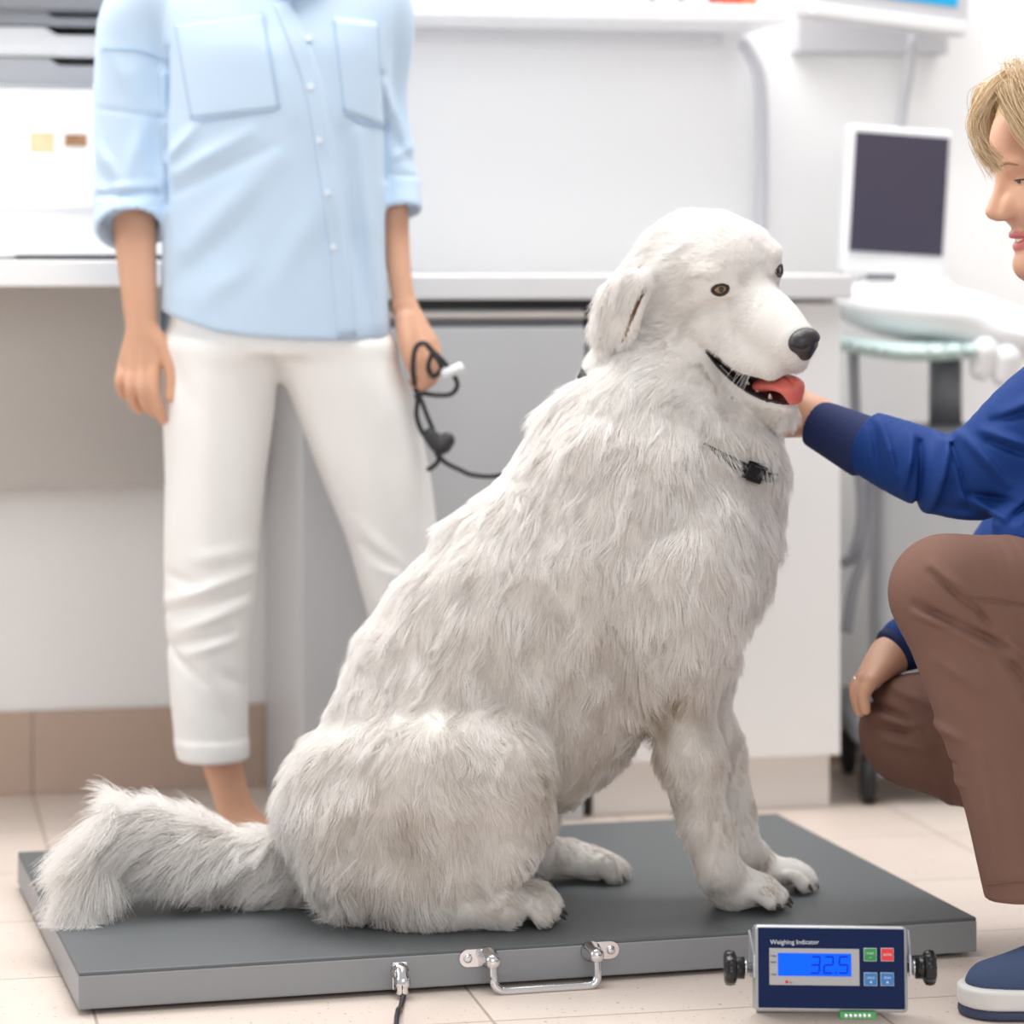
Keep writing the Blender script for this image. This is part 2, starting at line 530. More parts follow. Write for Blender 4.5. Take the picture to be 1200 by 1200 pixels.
# desk clutter on the far left: a white box unit, photo card, paper trays
def on_desk(l, r, top, bot, off, dep):
    return ws(l, off), ws(r, off), off, off - dep, wz((l + r) / 2, bot, off), wz((l + r) / 2, top, off)
a = on_desk(-90, 210, 188, 303, 0.34, 0.28)
prt = empty('desktop_printer', W(a[0], a[2], zt), 'large white printer box standing on the desk behind the standing person', 'printer')
mb = MB(); wbox(mb, a[0], a[1], a[2], a[3], zt + 0.006, a[5] , 0.006); mb.build('body', M_pw, prt)
mb = MB(); wbox(mb, a[0] + 0.14, a[1] - 0.01, a[2] + 0.001, a[2] - 0.01, zt, zt + 0.007); mb.build('base_seam', M_black, prt)
mb = MB(); wbox(mb, a[0] + 0.05, a[1] - 0.06, a[2] + 0.004, a[2], a[5] - 0.075, a[5] - 0.035, 0.002); mb.build('front_panel', M_white, prt)
zs = a[5]
# leaflet with small animal pictures, leaning in a clear holder on the printer
hold = empty('leaflet_holder', W(ws(40, 0.30), 0.30, zs), 'low white holder with brown animal pictures on top of the printer', 'leaflet holder')
mb = MB(); wbox(mb, ws(-70, .30), ws(150, .30), 0.30, 0.10, zs, zs + 0.012, 0.002); mb.build('base', M_pw, hold)
mb = MB(); wbox(mb, ws(-70, .22), ws(150, .22), 0.22, 0.21, zs + 0.012, wz(40, 105, .22), 0.002); mb.build('back_panel', M_pw, hold)
M_b1 = mat('picture_brown', (196, 150, 100), 0.6, rgb2=(236, 214, 180), nscale=60)
M_b2 = mat('picture_dark_brown', (60, 52, 52), 0.6, rgb2=(190, 140, 90), nscale=50)
M_b3 = mat('picture_teal', (170, 205, 200), 0.6, rgb2=(225, 230, 228), nscale=40)
for l, r, t, b_, m_, nm in ((36, 64, 155, 181, M_b1, 'picture'), (76, 102, 157, 171, M_b2, 'picture'), (18, 36, 156, 164, M_b3, 'picture'), (-6, 10, 156, 172, M_b3, 'picture')):
    mb = MB(); wbox(mb, ws(l, .224), ws(r, .224), 0.224, 0.2195, wz(40, b_, .224), wz(40, t, .224), 0.0); mb.build(nm, m_, hold)
# paper trays
trl = ['lowest of the stacked paper trays above the printer', 'middle of the stacked paper trays above the printer', 'grey topmost of the stacked paper trays above the printer']
for i, (t, b_, m_) in enumerate(((66, 103, M_pw), (30, 66, M_pw), (9, 30, M_pg))):
    off = 0.20
    tr = empty('paper_tray', W(ws(20, off), off, wz(40, b_, off)), ('white ' if i < 2 else '') + trl[i], 'paper tray', 'stacked paper trays')
    z0_, z1_ = wz(40, b_, off), wz(40, t, off)
    mb = MB(); wbox(mb, ws(-80, off), ws(180, off), off, 0.0, z0_, z0_ + 0.006, 0.001)
    wbox(mb, ws(-80, off), ws(-74, off), off, 0.0, z0_ + 0.006, z1_ , 0.001); wbox(mb, ws(174, off), ws(180, off), off, 0.0, z0_ + 0.006, z1_, 0.001)
    wbox(mb, ws(-80, off), ws(180, off), 0.006, 0.0, z0_, z1_, 0.001); mb.build('body', m_, tr)
    mb = MB(); q = 60 - 4 * i
    mb.prism([W(ws(-74, off), off, z0_ + .006), W(ws(174, off), off, z0_ + .006), W(ws(174, off), off, z1_ - .016), W(ws(q + 12, off), off, z1_ - .016), W(ws(q - 4, off), off, z1_ - .003), W(ws(-74, off), off, z1_ - .003)], -NW * 0.003)
    mb.build('front_lip', M_pg if i != 1 else M_pw, tr)
    mb = MB(); wbox(mb, ws(-60, off), ws(160, off), off - 0.02, 0.02, z0_ + 0.006, z1_ - 0.012, 0.001); mb.build('paper_stack', M_white, tr)
off = 0.26
mb = MB(); wbox(mb, ws(-140, off), ws(200, off), off, 0.0, wz(40, 11, off) , wz(40, -14, off), 0.003)
sh = empty('wall_shelf', W(ws(0, off), 0, wz(40, 11, off)), 'dark grey wall shelf above the paper trays at the top edge', 'shelf')
mb.build('shelf_board', M_pd, sh)
for px in (-100, 160):
    mb = MB(); wbox(mb, ws(px, .1), ws(px + 8, .1), 0.2, 0.0, wz(40, -14, off), wz(40, -40, off), 0.002); mb.build('bracket', M_pd, sh)

# ------------------------------------------------------------------ counter run
OC = 0.45
ct = wz(700, 322, OC); cb = wz(700, 351, OC)
mb = MB(); wbox(mb, ws(344, OC), ws(1000, OC) , OC, 0.0, cb, ct, 0.004)
tag(mb.build('worktop', M_worktop), 'long white worktop over the grey and white cabinets behind the dog', 'worktop')
so = OC - 0.03
fr = empty('under_counter_fridge', W(ws(500, so), so, 0), 'grey under-counter fridge below the white worktop, left of the dog', 'fridge')
f0, f1 = ws(350, so), ws(684, so)
mb = MB(); wbox(mb, f0, f1, so, 0.02, 0.0, cb - 0.016, 0.003); mb.build('body', M_fridge, fr)
zt1, zt2, zt3 = cb - 0.016, wz(600, 373, so), wz(600, 383, so)
mb = MB(); wbox(mb, f0 + .002, f1 - .002, so + 0.022, so, zt2, zt1 - 0.004, 0.003); mb.build('control_strip', mat('warm_grey_plastic', (205, 198, 192), 0.4), fr)
mb = MB(); wbox(mb, f0 + .002, f1 - .002, so + 0.006, so - 0.001, zt3, zt2, 0.001); mb.build('handle_groove', M_pd, fr)
mb = MB(); wbox(mb, f0 + .002, f1 - .002, so + 0.022, so, 0.10, zt3, 0.004); d_ = mb.build('door', M_fridge, fr)
mb = MB(); wbox(mb, f0 + .01, f1 - .01, so - 0.01, so - 0.05, 0.0, 0.098); mb.build('kick_plate', M_pg, fr)
mb = MB(); wbox(mb, f0 - .0, f1 + 0.008, so - 0.002, 0.03, cb - 0.016, cb - 0.0005); mb.build('gap_shade_strip', M_black, fr)  # black slab stands for the shade in the gap under the worktop

wc = empty('base_cabinet', W(ws(850, so), so, 0), 'white base cabinet behind the dog at the worktop end', 'cabinet')
c0, c1 = ws(697, so), ws(985, so)
tk = wz(850, 891, so)
mb = MB(); wbox(mb, c0, c1 - 0.002, so - 0.02, 0.02, tk, cb - 0.001, 0.002); mb.build('carcass', M_white, wc)
mb = MB(); wbox(mb, c0 + .002, c1, so, so - 0.019, tk + 0.002, cb - 0.008, 0.002); mb.build('door', M_white, wc)
mb = MB(); wbox(mb, c0 + .003, c1 - 0.01, so - 0.025, 0.03, 0.0, tk, 0.002); mb.build('plinth', mat('plinth_laminate', (232, 228, 224), 0.5), wc)
mb = MB(); wbox(mb, f1 + 0.010, c0 - 0.002, so - 0.03, so - 0.07, 0.0, cb - 0.002); tag(mb.build('dark_gap_strip', M_black), 'narrow black strip standing for the shaded gap between fridge and white cabinet', 'gap strip')  # no real part: black strip painted for the dark gap between the units

# ------------------------------------------------------------------ wall shelf with small boxes
osf = 0.30
ss = empty('display_shelf', W(ws(700, osf), 0, wz(700, 28, osf)), 'long white shelf on the wall above the worktop', 'shelf')
zb_, zt_ = wz(700, 22, osf), wz(700, 2, osf)
q0, q1 = ws(250, osf), ws(930, osf)
mb = MB(); wbox(mb, q0, q1, osf, 0.0, zb_, zt_, 0.003); mb.build('shelf_board', M_pw, ss)
mb = MB(); wbox(mb, q0, q1 - 0.05, 0.05, 0.0, zb_ - 0.022, zb_, 0.002); mb.build('rail', M_worktop, ss)
M_red = mat('orange_red_card', (222, 84, 62), 0.5, noise=0.1)
bx = ((846, 866, M_red, 'orange-red box on the white shelf, second from the shelf end'), (868, 888, mat('orange_card', (236, 118, 84), 0.5, noise=.1), 'lighter orange box on the white shelf nearest the shelf end'),
      (800, 828, mat('grey_card', (190, 192, 196), 0.5, noise=.1), 'grey box on the white shelf left of the orange-red boxes'),
      (768, 796, mat('pale_pink_card', (226, 205, 200), 0.5, noise=.1), 'pale pink box on the white shelf beside the grey box'),
      (724, 762, mat('pale_grey_card', (205, 208, 212), 0.5, noise=.1), 'wide pale grey box on the white shelf, leftmost of the shelf boxes'))
for l, r, m_, lab in bx:
    mb = MB(); o2 = osf - 0.02
    wbox(mb, ws(l, o2), ws(r, o2), o2, o2 - 0.09, zt_, zt_ + 0.11, 0.002)
    tag(mb.build('medicine_box', m_), lab, 'box', 'boxes on the wall shelf')
# hose
pts = catmull([W(ws(868, .04), .04, wz(868, 50, .04)), W(ws(880, .05), .05, wz(880, 66, .05)), W(ws(891, .05), .05, wz(891, 100, .05)), W(ws(893, .05), .05, wz(893, 200, .05)), W(ws(889, .05), .05, ct + 0.002)], 8)
mb = MB(); mb.tube(pts, 0.0115, 14)
tag(mb.build('cable_conduit', mat('pale_grey_hose', (206, 206, 212), 0.5)), 'pale grey cable hose running down the wall behind the dog', 'cable')

# ------------------------------------------------------------------ wall monitor top right
om = 0.22
mon = empty('wall_monitor', W(ws(1040, om), 0, wz(1040, 40, om)), 'grey wall monitor with blue screen cut off at the top edge', 'monitor')
mc = np.array(W(ws(1045, om), om, wz(1045, -110, om)))
Rm = Matrix.Rotation(TH + math.radians(14), 3, 'Z') @ Matrix.Rotation(math.radians(4.0), 3, 'Y')
M3 = lambda v: np.array(Rm @ Vector(v)) + mc
def rbox(mb, R_, c_, x0, x1, y0, y1, z0, z1, bev=0.0):
    mb.box(np.array(R_ @ Vector(((x0 + x1) / 2, (y0 + y1) / 2, (z0 + z1) / 2))) + c_, (x1 - x0, y1 - y0, z1 - z0), R_, bev); return mb
mb = MB(); rbox(mb, Rm, mc, -0.16, 0.16, -0.012, 0.03, -0.205, 0.17, 0.006); mb.build('casing', mat('silver_plastic', (206, 206, 210), 0.35), mon)
mb = MB(); rbox(mb, Rm, mc, -0.13, 0.135, -0.0145, -0.011, -0.158, 0.15, 0.001)
mb.build('screen', mat('cyan_screen', (10, 140, 190), 0.3, emit=0.45, rgb2=(30, 160, 205), nscale=6), mon)
mb = MB(); rbox(mb, Rm, mc, -0.155, 0.155, -0.02, -0.011, -0.202, -0.182, 0.003); mb.build('lower_bezel', M_pw, mon)
mb = MB(); mb.tube([M3((0, 0.028, -0.05)), np.array(W(ws(1045, om) + 0.06, 0.0, mc[2] - 0.05))], 0.03, 16); mb.build('wall_arm', M_pg, mon)
mb = MB(); wbox(mb, ws(925, .0), ws(1100, .0), 0.05, 0.0, wz(1000, 62, .05), wz(1000, -40, .05), 0.004)
tag(mb.build('monitor_shade_block', mat('shade_grey', (196, 197, 201), 0.5)), 'grey block standing for the shade on the wall behind the top monitor', 'shade block')  # added grey box imitates the shadow by the monitor
pts = catmull([W(ws(1070, .09), .09, wz(1070, 44, .09)), W(ws(1066, .05), .05, wz(1066, 80, .05)), W(ws(1058, .02), .02, wz(1058, 130, .02)), W(ws(1054, .015), .015, wz(1054, 200, .015)), W(ws(1056, .015), .015, wz(1056, 330, .015))], 8)
mb = MB(); mb.tube(pts, 0.0085, 12)
tag(mb.build('monitor_cable', mat('pale_grey_cable', (200, 201, 206), 0.5)), 'pale grey cable hanging from the top monitor behind the ultrasound screen', 'cable')

# ------------------------------------------------------------------ ultrasound cart
us = empty('ultrasound_machine', W(ws(1110, .3), .3, 0), 'white ultrasound machine on a wheeled cart with dark screen', 'ultrasound machine')
d5 = wd(1050, 0.25)
def C(px, py, dd=0.0): return P(px, py, d5 + dd)
mc = (C(995, 152) + C(1108, 308)) / 2
Ru = Matrix.Rotation(math.radians(12), 3, 'Z') @ Matrix.Rotation(math.radians(3.5), 3, 'Y')
upx = d5 / F
hw = 58 * upx / math.cos(math.radians(9))
mb = MB(); rbox(mb, Ru, mc, -hw - .006, hw + .006, -0.008, 0.030, -0.135, 0.115, 0.006); mon2 = mb.build('monitor', M_pw, us)
mb = MB(); rbox(mb, Ru, mc, -hw + 0.002, hw - 0.002, -0.0115, -0.007, -0.096, 0.103, 0.001)
mb.build('screen', mat('dark_screen', (72, 66, 76), 0.25, rgb2=(62, 58, 84), nscale=5), mon2)
S = Sdf(0.005)
S.ell(C(1075, 366, 0.), (.150, .13, .052), np.array(Matrix.Rotation(math.radians(-8), 3, 'Y')), k=.03); S.ell(C(1190, 392, .0), (.13, .12, .042), np.array(Matrix.Rotation(math.radians(-10), 3, 'Y')), k=.05)
S.ell(C(1060, 330, .05), (.075, .05, .03), k=.03)
S.tube([C(1052, 335, .08), C(1052, 300, .06)], [.03, .025], k=.02)
S.build('console', M_pw, us)
mb = MB(); mb.box(C(1027, 333, -.0) + np.array([0, -0.062, 0.012]), (.05, .012, .012), None, .002); mb.build('card_slot', M_pd, us)
S = Sdf(0.005)
S.tube([C(985, 402, -.06), C(1060, 412, -.10), C(1150, 408, -.06), C(1210, 400, 0)], [.014, .016, .016, .014], k=.01, flat=(np.array([0, 1, 0.]), 4.0))
S.build('tray', mat('pale_teal_plastic', (196, 216, 214), 0.3), us)
mb = MB(); mb.tube([C(1108, 418, 0), C(1108, 500, 0)], 0.028, 18); mb.box(C(1108, 508, 0), (.19, .16, .03), None, .01); mb.tube([C(1108, 510, 0), C(1112, 800, 0)], 0.03, 18)
mb.build('column', M_pd, us)
mb = MB(); mb.box(C(1110, 640, 0.04), (.25, .16, .40), None, .02, 3); mb.build('cart_cabinet', mat('cart_grey', (196, 199, 203), 0.45), us)
mb = MB(); mb.box(C(1110, 838, 0.0), (.36, .34, .05), None, .02, 3); mb.build('base', M_pd, us)
for i, (dx, dy) in enumerate(((-.15, -.14), (.15, -.14), (-.15, .14), (.15, .14))):
    c_ = C(1110, 838, 0) + np.array([dx, dy, 0]); c_[2] = 0.04
    mb = MB(); mb.lathe(c_ - np.array([.012, 0, 0]), (1, 0, 0), [(0, .03), (.003, .04), (.021, .04), (.024, .03)], 20)
    w = mb.build('caster_wheel', M_dark, us)
    mb = MB(); mb.tube([c_ + np.array([0.018, 0, 0]), c_ + np.array([.012, 0, .06])], .008, 10); mb.build('caster_fork', M_pg, w)
for i, (x, y) in enumerate(((1150, 420), (1176, 428))):
    S = Sdf(0.004); S.tube([C(x, y + 12, -.1), C(x + 4, y - 8, -.1)], [.02, .026], k=.01); S.build('probe', M_pw, us)
for pts in ([C(1000, 410, -.04), C(1004, 520, -.05), C(1010, 600, -.06), C(1000, 650, -.05), C(988, 660, -.03)],
            [C(1022, 560, -.02), C(1014, 640, -.06), C(1000, 690, -.05), C(992, 740, -.03)],):
    mb = MB(); mb.tube(catmull(pts, 8), 0.009, 10); mb.build('hose', mat('hose_grey', (150, 152, 160), 0.5), us)

# ------------------------------------------------------------------ platform scale
TZ = 0.050
def tp(px, py):
    d = F * (EYE - TZ) / (py - HOR); return P(px, py, d)
A, Bq, Cq = tp(92, 1140), tp(1145, 1075), tp(910, 953)
ex = (Bq - A); LX = np.linalg.norm(ex); ex = ex / LX
ey = np.array([-ex[1], ex[0], 0]); LY = (Cq - Bq) @ ey
def SP(x, y, z): return A + ex * x + ey * y + np.array([0, 0, z - TZ])
RS = Matrix(((ex[0], ey[0], 0), (ex[1], ey[1], 0), (0, 0, 1)))
def sx(px):      # position along the front face under a pixel column
    k = (px - CX) / F
    return (k * A[1] - A[0]) / (ex[0] - k * ex[1])
def sz(px, py):
    return EYE - (py - HOR) / F * SP(sx(px), 0, 0)[1]
M_plate = mat('shaded_top_steel', (100, 104, 107), 0.5, 0.2, noise=0.10, nscale=3, bump=0.04, bscale=300)  # one folded sheet: top coloured darker to imitate how light falls
scale = empty('platform_scale', SP(0, 0, 0), 'flat grey metal platform scale under the sitting dog', 'platform scale')
M_frame = mat('lit_side_steel', (150, 153, 158), 0.42, 0.25, noise=0.08, nscale=3, bump=0.04, bscale=300)  # same sheet, sides coloured lighter as if lit from the front
mb = MB(); mb.box(SP(LX / 2, LY / 2, (TZ + 0.002) / 2), (LX, LY, TZ - 0.010), RS, 0.002, 2); mb.build('frame', M_frame, scale)
mb = MB(); mb.box(SP(LX / 2, LY / 2, TZ - 0.0025), (LX - .001, LY - .001, 0.005), RS, 0.0016, 2); mb.build('top_plate', M_plate, scale)
for x, y in ((.06, .06), (LX - .06, .06), (.06, LY - .06), (LX - .06, LY - .06)):
    mb = MB(); mb.lathe(SP(x, y, 0), (0, 0, 1), [(0, .02), (.0062, .02)], 16); mb.build('foot', M_dark, scale)
fy = -ey
def FP(px, py, out): 
    return SP(sx(px), 0, sz(px, py)) + fy * out
hnd = None
hb = MB()
rod = [FP(571, 1124, .028), FP(571, 1138, .030), FP(572, 1146, .031), FP(577, 1152, .032), FP(586, 1154, .032), FP(630, 1151, .032), FP(678, 1148, .032), FP(687, 1146, .032), FP(691, 1140, .031), FP(692, 1132, .030), FP(692, 1118, .028)]
hb.tube(catmull(rod, 5), 0.0052, 14)
hnd = hb.build('handle', M_chrome, scale)
for (px, py, sgn) in ((571, 1121, -1), (692, 1114, 1)):
    c_ = FP(px, py, 0)
    mb = MB()
    s2 = 34 * 0.00102 * sgn
    pl = []
    for i in range(25):
        a_ = math.pi * i / 24 * 1.0
        pl.append(None)
    r_ = 0.0105
    poly = [c_ + ex * (r_ * math.cos(t) * -sgn) + np.array([0, 0, r_ * math.sin(t)]) + fy * .0005 for t in np.linspace(-math.pi / 2, math.pi / 2, 12)]
    poly += [c_ + ex * s2 * .72 + ex * (r_ * math.cos(t) * sgn) + np.array([0, 0, r_ * math.sin(t)]) + fy * .0005 for t in np.linspace(math.pi / 2, -math.pi / 2, 12)]
    mb.prism(poly, fy * 0.003)
    mb.lathe(c_, fy, [(0, .0125), (.006, .0125), (.016, .0095), (.028, .0092), (.0335, .0065)], 24)
    mb.build('bracket', M_chrome, hnd)
    mb = MB(); k_ = c_ + ex * s2 * .72 + fy * .0035
    mb.lathe(k_, fy, [(0, .0056), (.0016, .0052), (.0026, .003)], 16); mb.build('screw', M_chrome, hnd)
# signal connector and cable
c_ = FP(468, 1143, 0)
mb = MB()
mb.box(c_ + fy * .0015, (.019, .004, .034), RS, .0018)
mb.lathe(FP(468, 1138, .0), fy, [(0, .011), (.006, .011), (.008, .009), (.016, .009)], 24)
mb.tube(catmull([FP(468, 1134, .010), FP(468, 1142, .018), FP(467, 1150, .02), FP(467, 1160, .02)], 5), [.0085] * 6 + [.0095] * 5 + [.0075] * 5, 18)
con = mb.build('cable_connector', M_chrome, scale)
pts = catmull([FP(467, 1158, .02), FP(468, 1172, .021), FP(467, 1186, .026), P(467, 0, 3.44) * np.array([1, 1, 0]) + np.array([0, 0, .012]), P(466, 0, 3.37) * np.array([1, 1, 0]), P(490, 0, 3.27) * np.array([1, 1, 0]), P(640, 0, 3.20) * np.array([1, 1, 0]), P(860, 0, 3.24) * np.array([1, 1, 0])], 8)
pts[:, 2] = np.maximum(pts[:, 2], 0.0035)
mb = MB(); mb.tube(pts, 0.0032, 10); mb.build('cable', M_black, scale)

# ------------------------------------------------------------------ weighing indicator
D1 = 3.36
mm = D1 / F
ind = empty('weighing_indicator', P(975, 1215, D1) * np.array([1, 1, 0]), 'navy digital weighing display with blue screen in front of the scale', 'digital display')
RTI = Matrix.Rotation(math.radians(-12), 3, 'X')
IC = P(975, 1139, D1) + np.array([0, .02, 0])
def tilt(p): return np.array(RTI @ Vector(p - IC)) + IC
def I(px, py, dd=0.0): return tilt(P(px, py, D1) + np.array([0, dd, 0]))
IR, IU, IN = np.array([1., 0, 0]), np.array(RTI @ Vector((0, 0, 1))), np.array(RTI @ Vector((0, -1, 0)))
Mn = mat('navy_face', (14, 34, 78), 0.55, spec=.15, noise=0.15, nscale=8)
Ms = mat('silver_case', (176, 178, 182), 0.3, 0.55, noise=0.04)
TI = RTI @ Matrix.Rotation(math.radians(0.7), 3, 'Y')
def ibox(l, r, t, b, d0, d1, bev=0.0, mb=None):
    mb = mb or MB()
    a_, b_ = P(l, t, D1), P(r, b, D1)
    mb.box(I((l + r) / 2, (t + b) / 2, (d0 + d1) / 2), (abs(b_[0] - a_[0]), abs(d1 - d0), abs(a_[2] - b_[2])), TI, bev, 3); return mb
ibox(885, 1064, 1090, 1189, 0.0, 0.045, .005).build('case', Ms, ind)
ibox(888.5, 1060, 1093.5, 1185, -0.0015, 0.001, .0012).build('face_panel', Mn, ind)
ibox(901.5, 1007, 1116.5, 1158.5, -0.0022, -0.001, .0003).build('screen_surround', mat('screen_surround_grey', (172, 172, 174), 0.4), ind)
ibox(911.5, 997.5, 1122, 1148, -0.0026, -0.002, .0).build('screen', mat('blue_lcd', (4, 84, 235), 0.5, spec=.1, emit=0.62), ind)
M_seg = mat('lcd_segment', (0, 40, 170), 0.5, spec=.1, emit=0.2)
SEG = {'3': 'abgcd', '2': 'abged', '5': 'afgcd'}
dm = MB()
for ch, px0 in (('3', 949.5), ('2', 965), ('5', 982.5)):
    w_, h_ = 10.0, 18.5; y0 = 1126.0
    segs = {'a': ((0, 0), (1, 0)), 'b': ((1, 0), (1, .5)), 'c': ((1, .5), (1, 1)), 'd': ((0, 1), (1, 1)), 'e': ((0, .5), (0, 1)), 'f': ((0, 0), (0, .5)), 'g': ((0, .5), (1, .5))}
    for s_ in SEG[ch]:
        (x0, q0_), (x1, q1_) = segs[s_]
        slant = lambda q: (1 - q) * 1.6
        p0 = I(px0 + x0 * w_ + slant(q0_), y0 + q0_ * h_, -0.0030); p1 = I(px0 + x1 * w_ + slant(q1_), y0 + q1_ * h_, -0.0030)
        t_ = 1.15 * mm; v_ = (p1 - p0) / np.linalg.norm(p1 - p0); n_ = np.cross(v_, IN)
        e_ = v_ * t_ * 0.7
        dm.prism([p0 + e_ * .3, p0 + e_ + n_ * t_ * .5 * 1.4, p1 - e_ + n_ * t_ * .5 * 1.4, p1 - e_ * .3, p1 - e_ - n_ * t_ * .5 * 1.4, p0 + e_ - n_ * t_ * .5 * 1.4], -IN * 0.0004)
ibox(978.2, 980.2, 1143, 1145, -0.003, -0.0026, 0, dm)
dm.build('weight_reading', M_seg, ind)
M_lbl = mat('label_white', (222, 226, 232), 0.5)
M_lbd = mat('label_dark', (60, 62, 70), 0.5)
text_mesh('title_lettering', 'Weighing Indicator', 0.0072, I(903, 1111.5, -0.0017), IR, IU, M_lbl, ind)
for t_, y in (('STAB', 1126), ('ZERO', 1133), ('TARE', 1147)):
    text_mesh('status_lettering', t_, 0.0026, I(903, y, -0.0024), IR, IU, M_lbd, ind)
mb = MB(); mb.lathe(I(921.5, 1154.5, -0.0022), IN, [(0, .0019), (.0004, .0019)], 16); mb.build('status_lamp', mat('red_lamp', (205, 25, 30), 0.3, emit=0.2), ind)
text_mesh('status_lettering', 'kg', 0.003, I(925, 1156, -0.0024), IR, IU, M_lbd, ind)
for l, r, t, b, colr, nm, w1, w2 in ((1013, 1027, 1116.5, 1130.5, (18, 142, 62), 'green_button', 'FUNC', '---'), (1033, 1047, 1116.5, 1130.5, (226, 34, 40), 'red_button', 'ENTER', ''),
                                (1012.5, 1027, 1144.5, 1158.5, (28, 118, 190), 'blue_button', 'HOLD', '\u25C0'), (1032, 1046.5, 1144.5, 1158.5, (28, 118, 190), 'blue_button', 'ZERO', '\u25B2')):
    ibox(l - .6, r + .6, t - .6, b + .6, -0.0021, -0.001, .0006).build('button_rim', mat('button_rim_white', (205, 214, 222), 0.4), ind)
    bt = ibox(l, r, t, b, -0.0030, -0.0015, .0008).build(nm, mat(nm, colr, 0.35), ind)
    text_mesh('button_lettering', w1, 0.0033, I((l + r) / 2, (t + b) / 2 - (0.4 if w2 else -1.2), -0.0032), IR, IU, M_lbl, bt, align='CENTER')
    if w2 == '---': text_mesh('button_lettering', w2, 0.0033, I((l + r) / 2, b - 3, -0.0032), IR, IU, M_lbl, bt, align='CENTER')
    elif w2:
        c_ = I((l + r) / 2, b - 3.6, -0.0032); q = 0.0016
        poly = [c_ + (IR * v[0] + IU * v[2]) * q for v in (((-1, 0, 0), (.7, 0, 1), (.7, 0, -1)) if w2 == '\u25C0' else ((0, 0, 1), (1, 0, -.7), (-1, 0, -.7)))]
        mb = MB(); mb.prism(poly, -IN * .0003); mb.build('button_arrow', M_lbl, bt)
# bracket: U of steel behind the case, standing on the floor, with black clamp knobs
br_ = MB()
for px in (883.5, 1066.5):
    q0_, q1_, q2_, q3_ = I(px, 1150, 0.004), I(px, 1124, 0.004), I(px + (8 if px > 900 else 0), 1096, 0.075), I(px + (8 if px > 900 else 0), 1150, 0.075)
    br_.prism([q0_, q1_, q2_, q3_], (0.0022, 0, 0))
q2_, q3_ = I(883.5, 1100, .075), I(1074.5, 1100, .075); q4_ = np.array([q3_[0], q3_[1] + .030, .0005]); q5_ = np.array([q2_[0] + .012, q2_[1] + .030, .0005])
br_.prism([q2_, q3_ + np.array([.002, 0, 0]), q4_ - np.array([.02, 0, 0]), q5_], (0, .003, 0))
br_.build('bracket', Ms, ind)
for px, sgn in ((883, -1), (1066, 1)):
    c_ = I(px, 1139, 0.02)
    mb = MB(); mb.lathe(c_, (sgn, 0, 0), [(-.004, .006), (.006, .006), (.006, .009), (.009, .009), (.009, .005)], 24); wsr = mb.build('clamp_bolt', M_chrome, ind)
    mb = MB()
    mb.lathe(c_ + np.array([sgn * .009, 0, 0]), (sgn, 0, 0), [(0, .0125), (.008, .0125), (.0105, .013)], 32)
    mb.lathe(c_ + np.array([sgn * .018, 0, 0]), (sgn, 0, 0), [(0, .0145), (.002, .0185), (.007, .0195), (.012, .0185), (.014, .015)], 64, 9, .05)
    mb.build('knob', mat('black_knob', (18, 18, 20), 0.25, bump=.03), ind)
g_ = ibox(983, 1025, 1188.5, 1197, -0.004, 0.02, .001).build('terminal_block', mat('green_terminal', (62, 160, 84), 0.4), ind)
for i in range(6):
    x = 990 + i * 5.4
    mb = MB(); mb.lathe(I(x, 1193, -0.004), IN, [(0, .0021), (.0006, .0021), (.0008, .0012)], 12); mb.build('terminal_screw', M_chrome, g_)
# ------------------------------------------------------------------ the dog
DD = 3.82
uu = DD / F
def D(px, py, dd=0.0): return P(px, py, DD + dd)
def Rr(*a): return [v * uu for v in a]
# head frame: forward, dog's left, up
yaw, pit, rol = math.radians(56), math.radians(12), math.radians(15)
hf = np.array([math.cos(yaw) * math.cos(pit), -math.sin(yaw) * math.cos(pit), -math.sin(pit)])
hl0 = np.cross([0, 0, 1], hf); hl0 /= np.linalg.norm(hl0)
hu0 = np.cross(hf, hl0)
hl = hl0 * math.cos(rol) + hu0 * math.sin(rol)
hu = hu0 * math.cos(rol) - hl0 * math.sin(rol)
HE = P(868, 323.5, 3.775)
HR = np.stack([hf, hl, hu])
def H(f, l, u): return HE + hf * f + hl * l + hu * u
def to_head(p): return (p - HE) @ HR.T
def Hpx(px, py, l):
    f = u = 0.0                  # the head point (at sideways offset l) seen at a photo pixel
    for _ in range(8):
        d = H(f, l, u)[1]; t = P(px, py, d) - HE - hl * l
        f, u = np.linalg.solve(np.array([[hf[0], hu[0]], [hf[2], hu[2]]]), t[[0, 2]])
    return f, u

dog = empty('dog', D(640, 1060, 0) * np.array([1, 1, 0]) + np.array([0, 0, TZ]), 'big fluffy white dog sitting on the grey platform scale', 'dog')
S = Sdf(0.0027)
# trunk
S.tube([D(456, 935), D(536, 800), D(650, 690), D(751, 602)], Rr(95, 121, 136, 139), k=.03, flat=(np.array([0, 1, 0.]), .86), n=4)
S.ell(D(760, 648, 0), (.134, .130, .178), k=.05)                      # rib cage
S.tube([D(856, 562, -.01), D(844, 640, -.01), D(812, 715, 0)], Rr(44, 48, 44), k=.05)   # fore chest
S.tube([D(640, 780, 0), D(690, 790, 0), D(760, 760, 0)], Rr(104, 96, 70), k=.05)
S.tube([D(560, 860, 0), D(630, 860, 0)], Rr(110, 90), k=.05)
# neck
S.tube([D(738, 545, 0), D(770, 490, .02), D(796, 425, .05)], Rr(110, 97, 80), k=.05)
S.tube([D(766, 350, .045), D(768, 420, .05)], Rr(44, 56), k=.04)
S.tube([D(862, 540, -.01), D(858, 492, .03)], Rr(48, 48), k=.05)
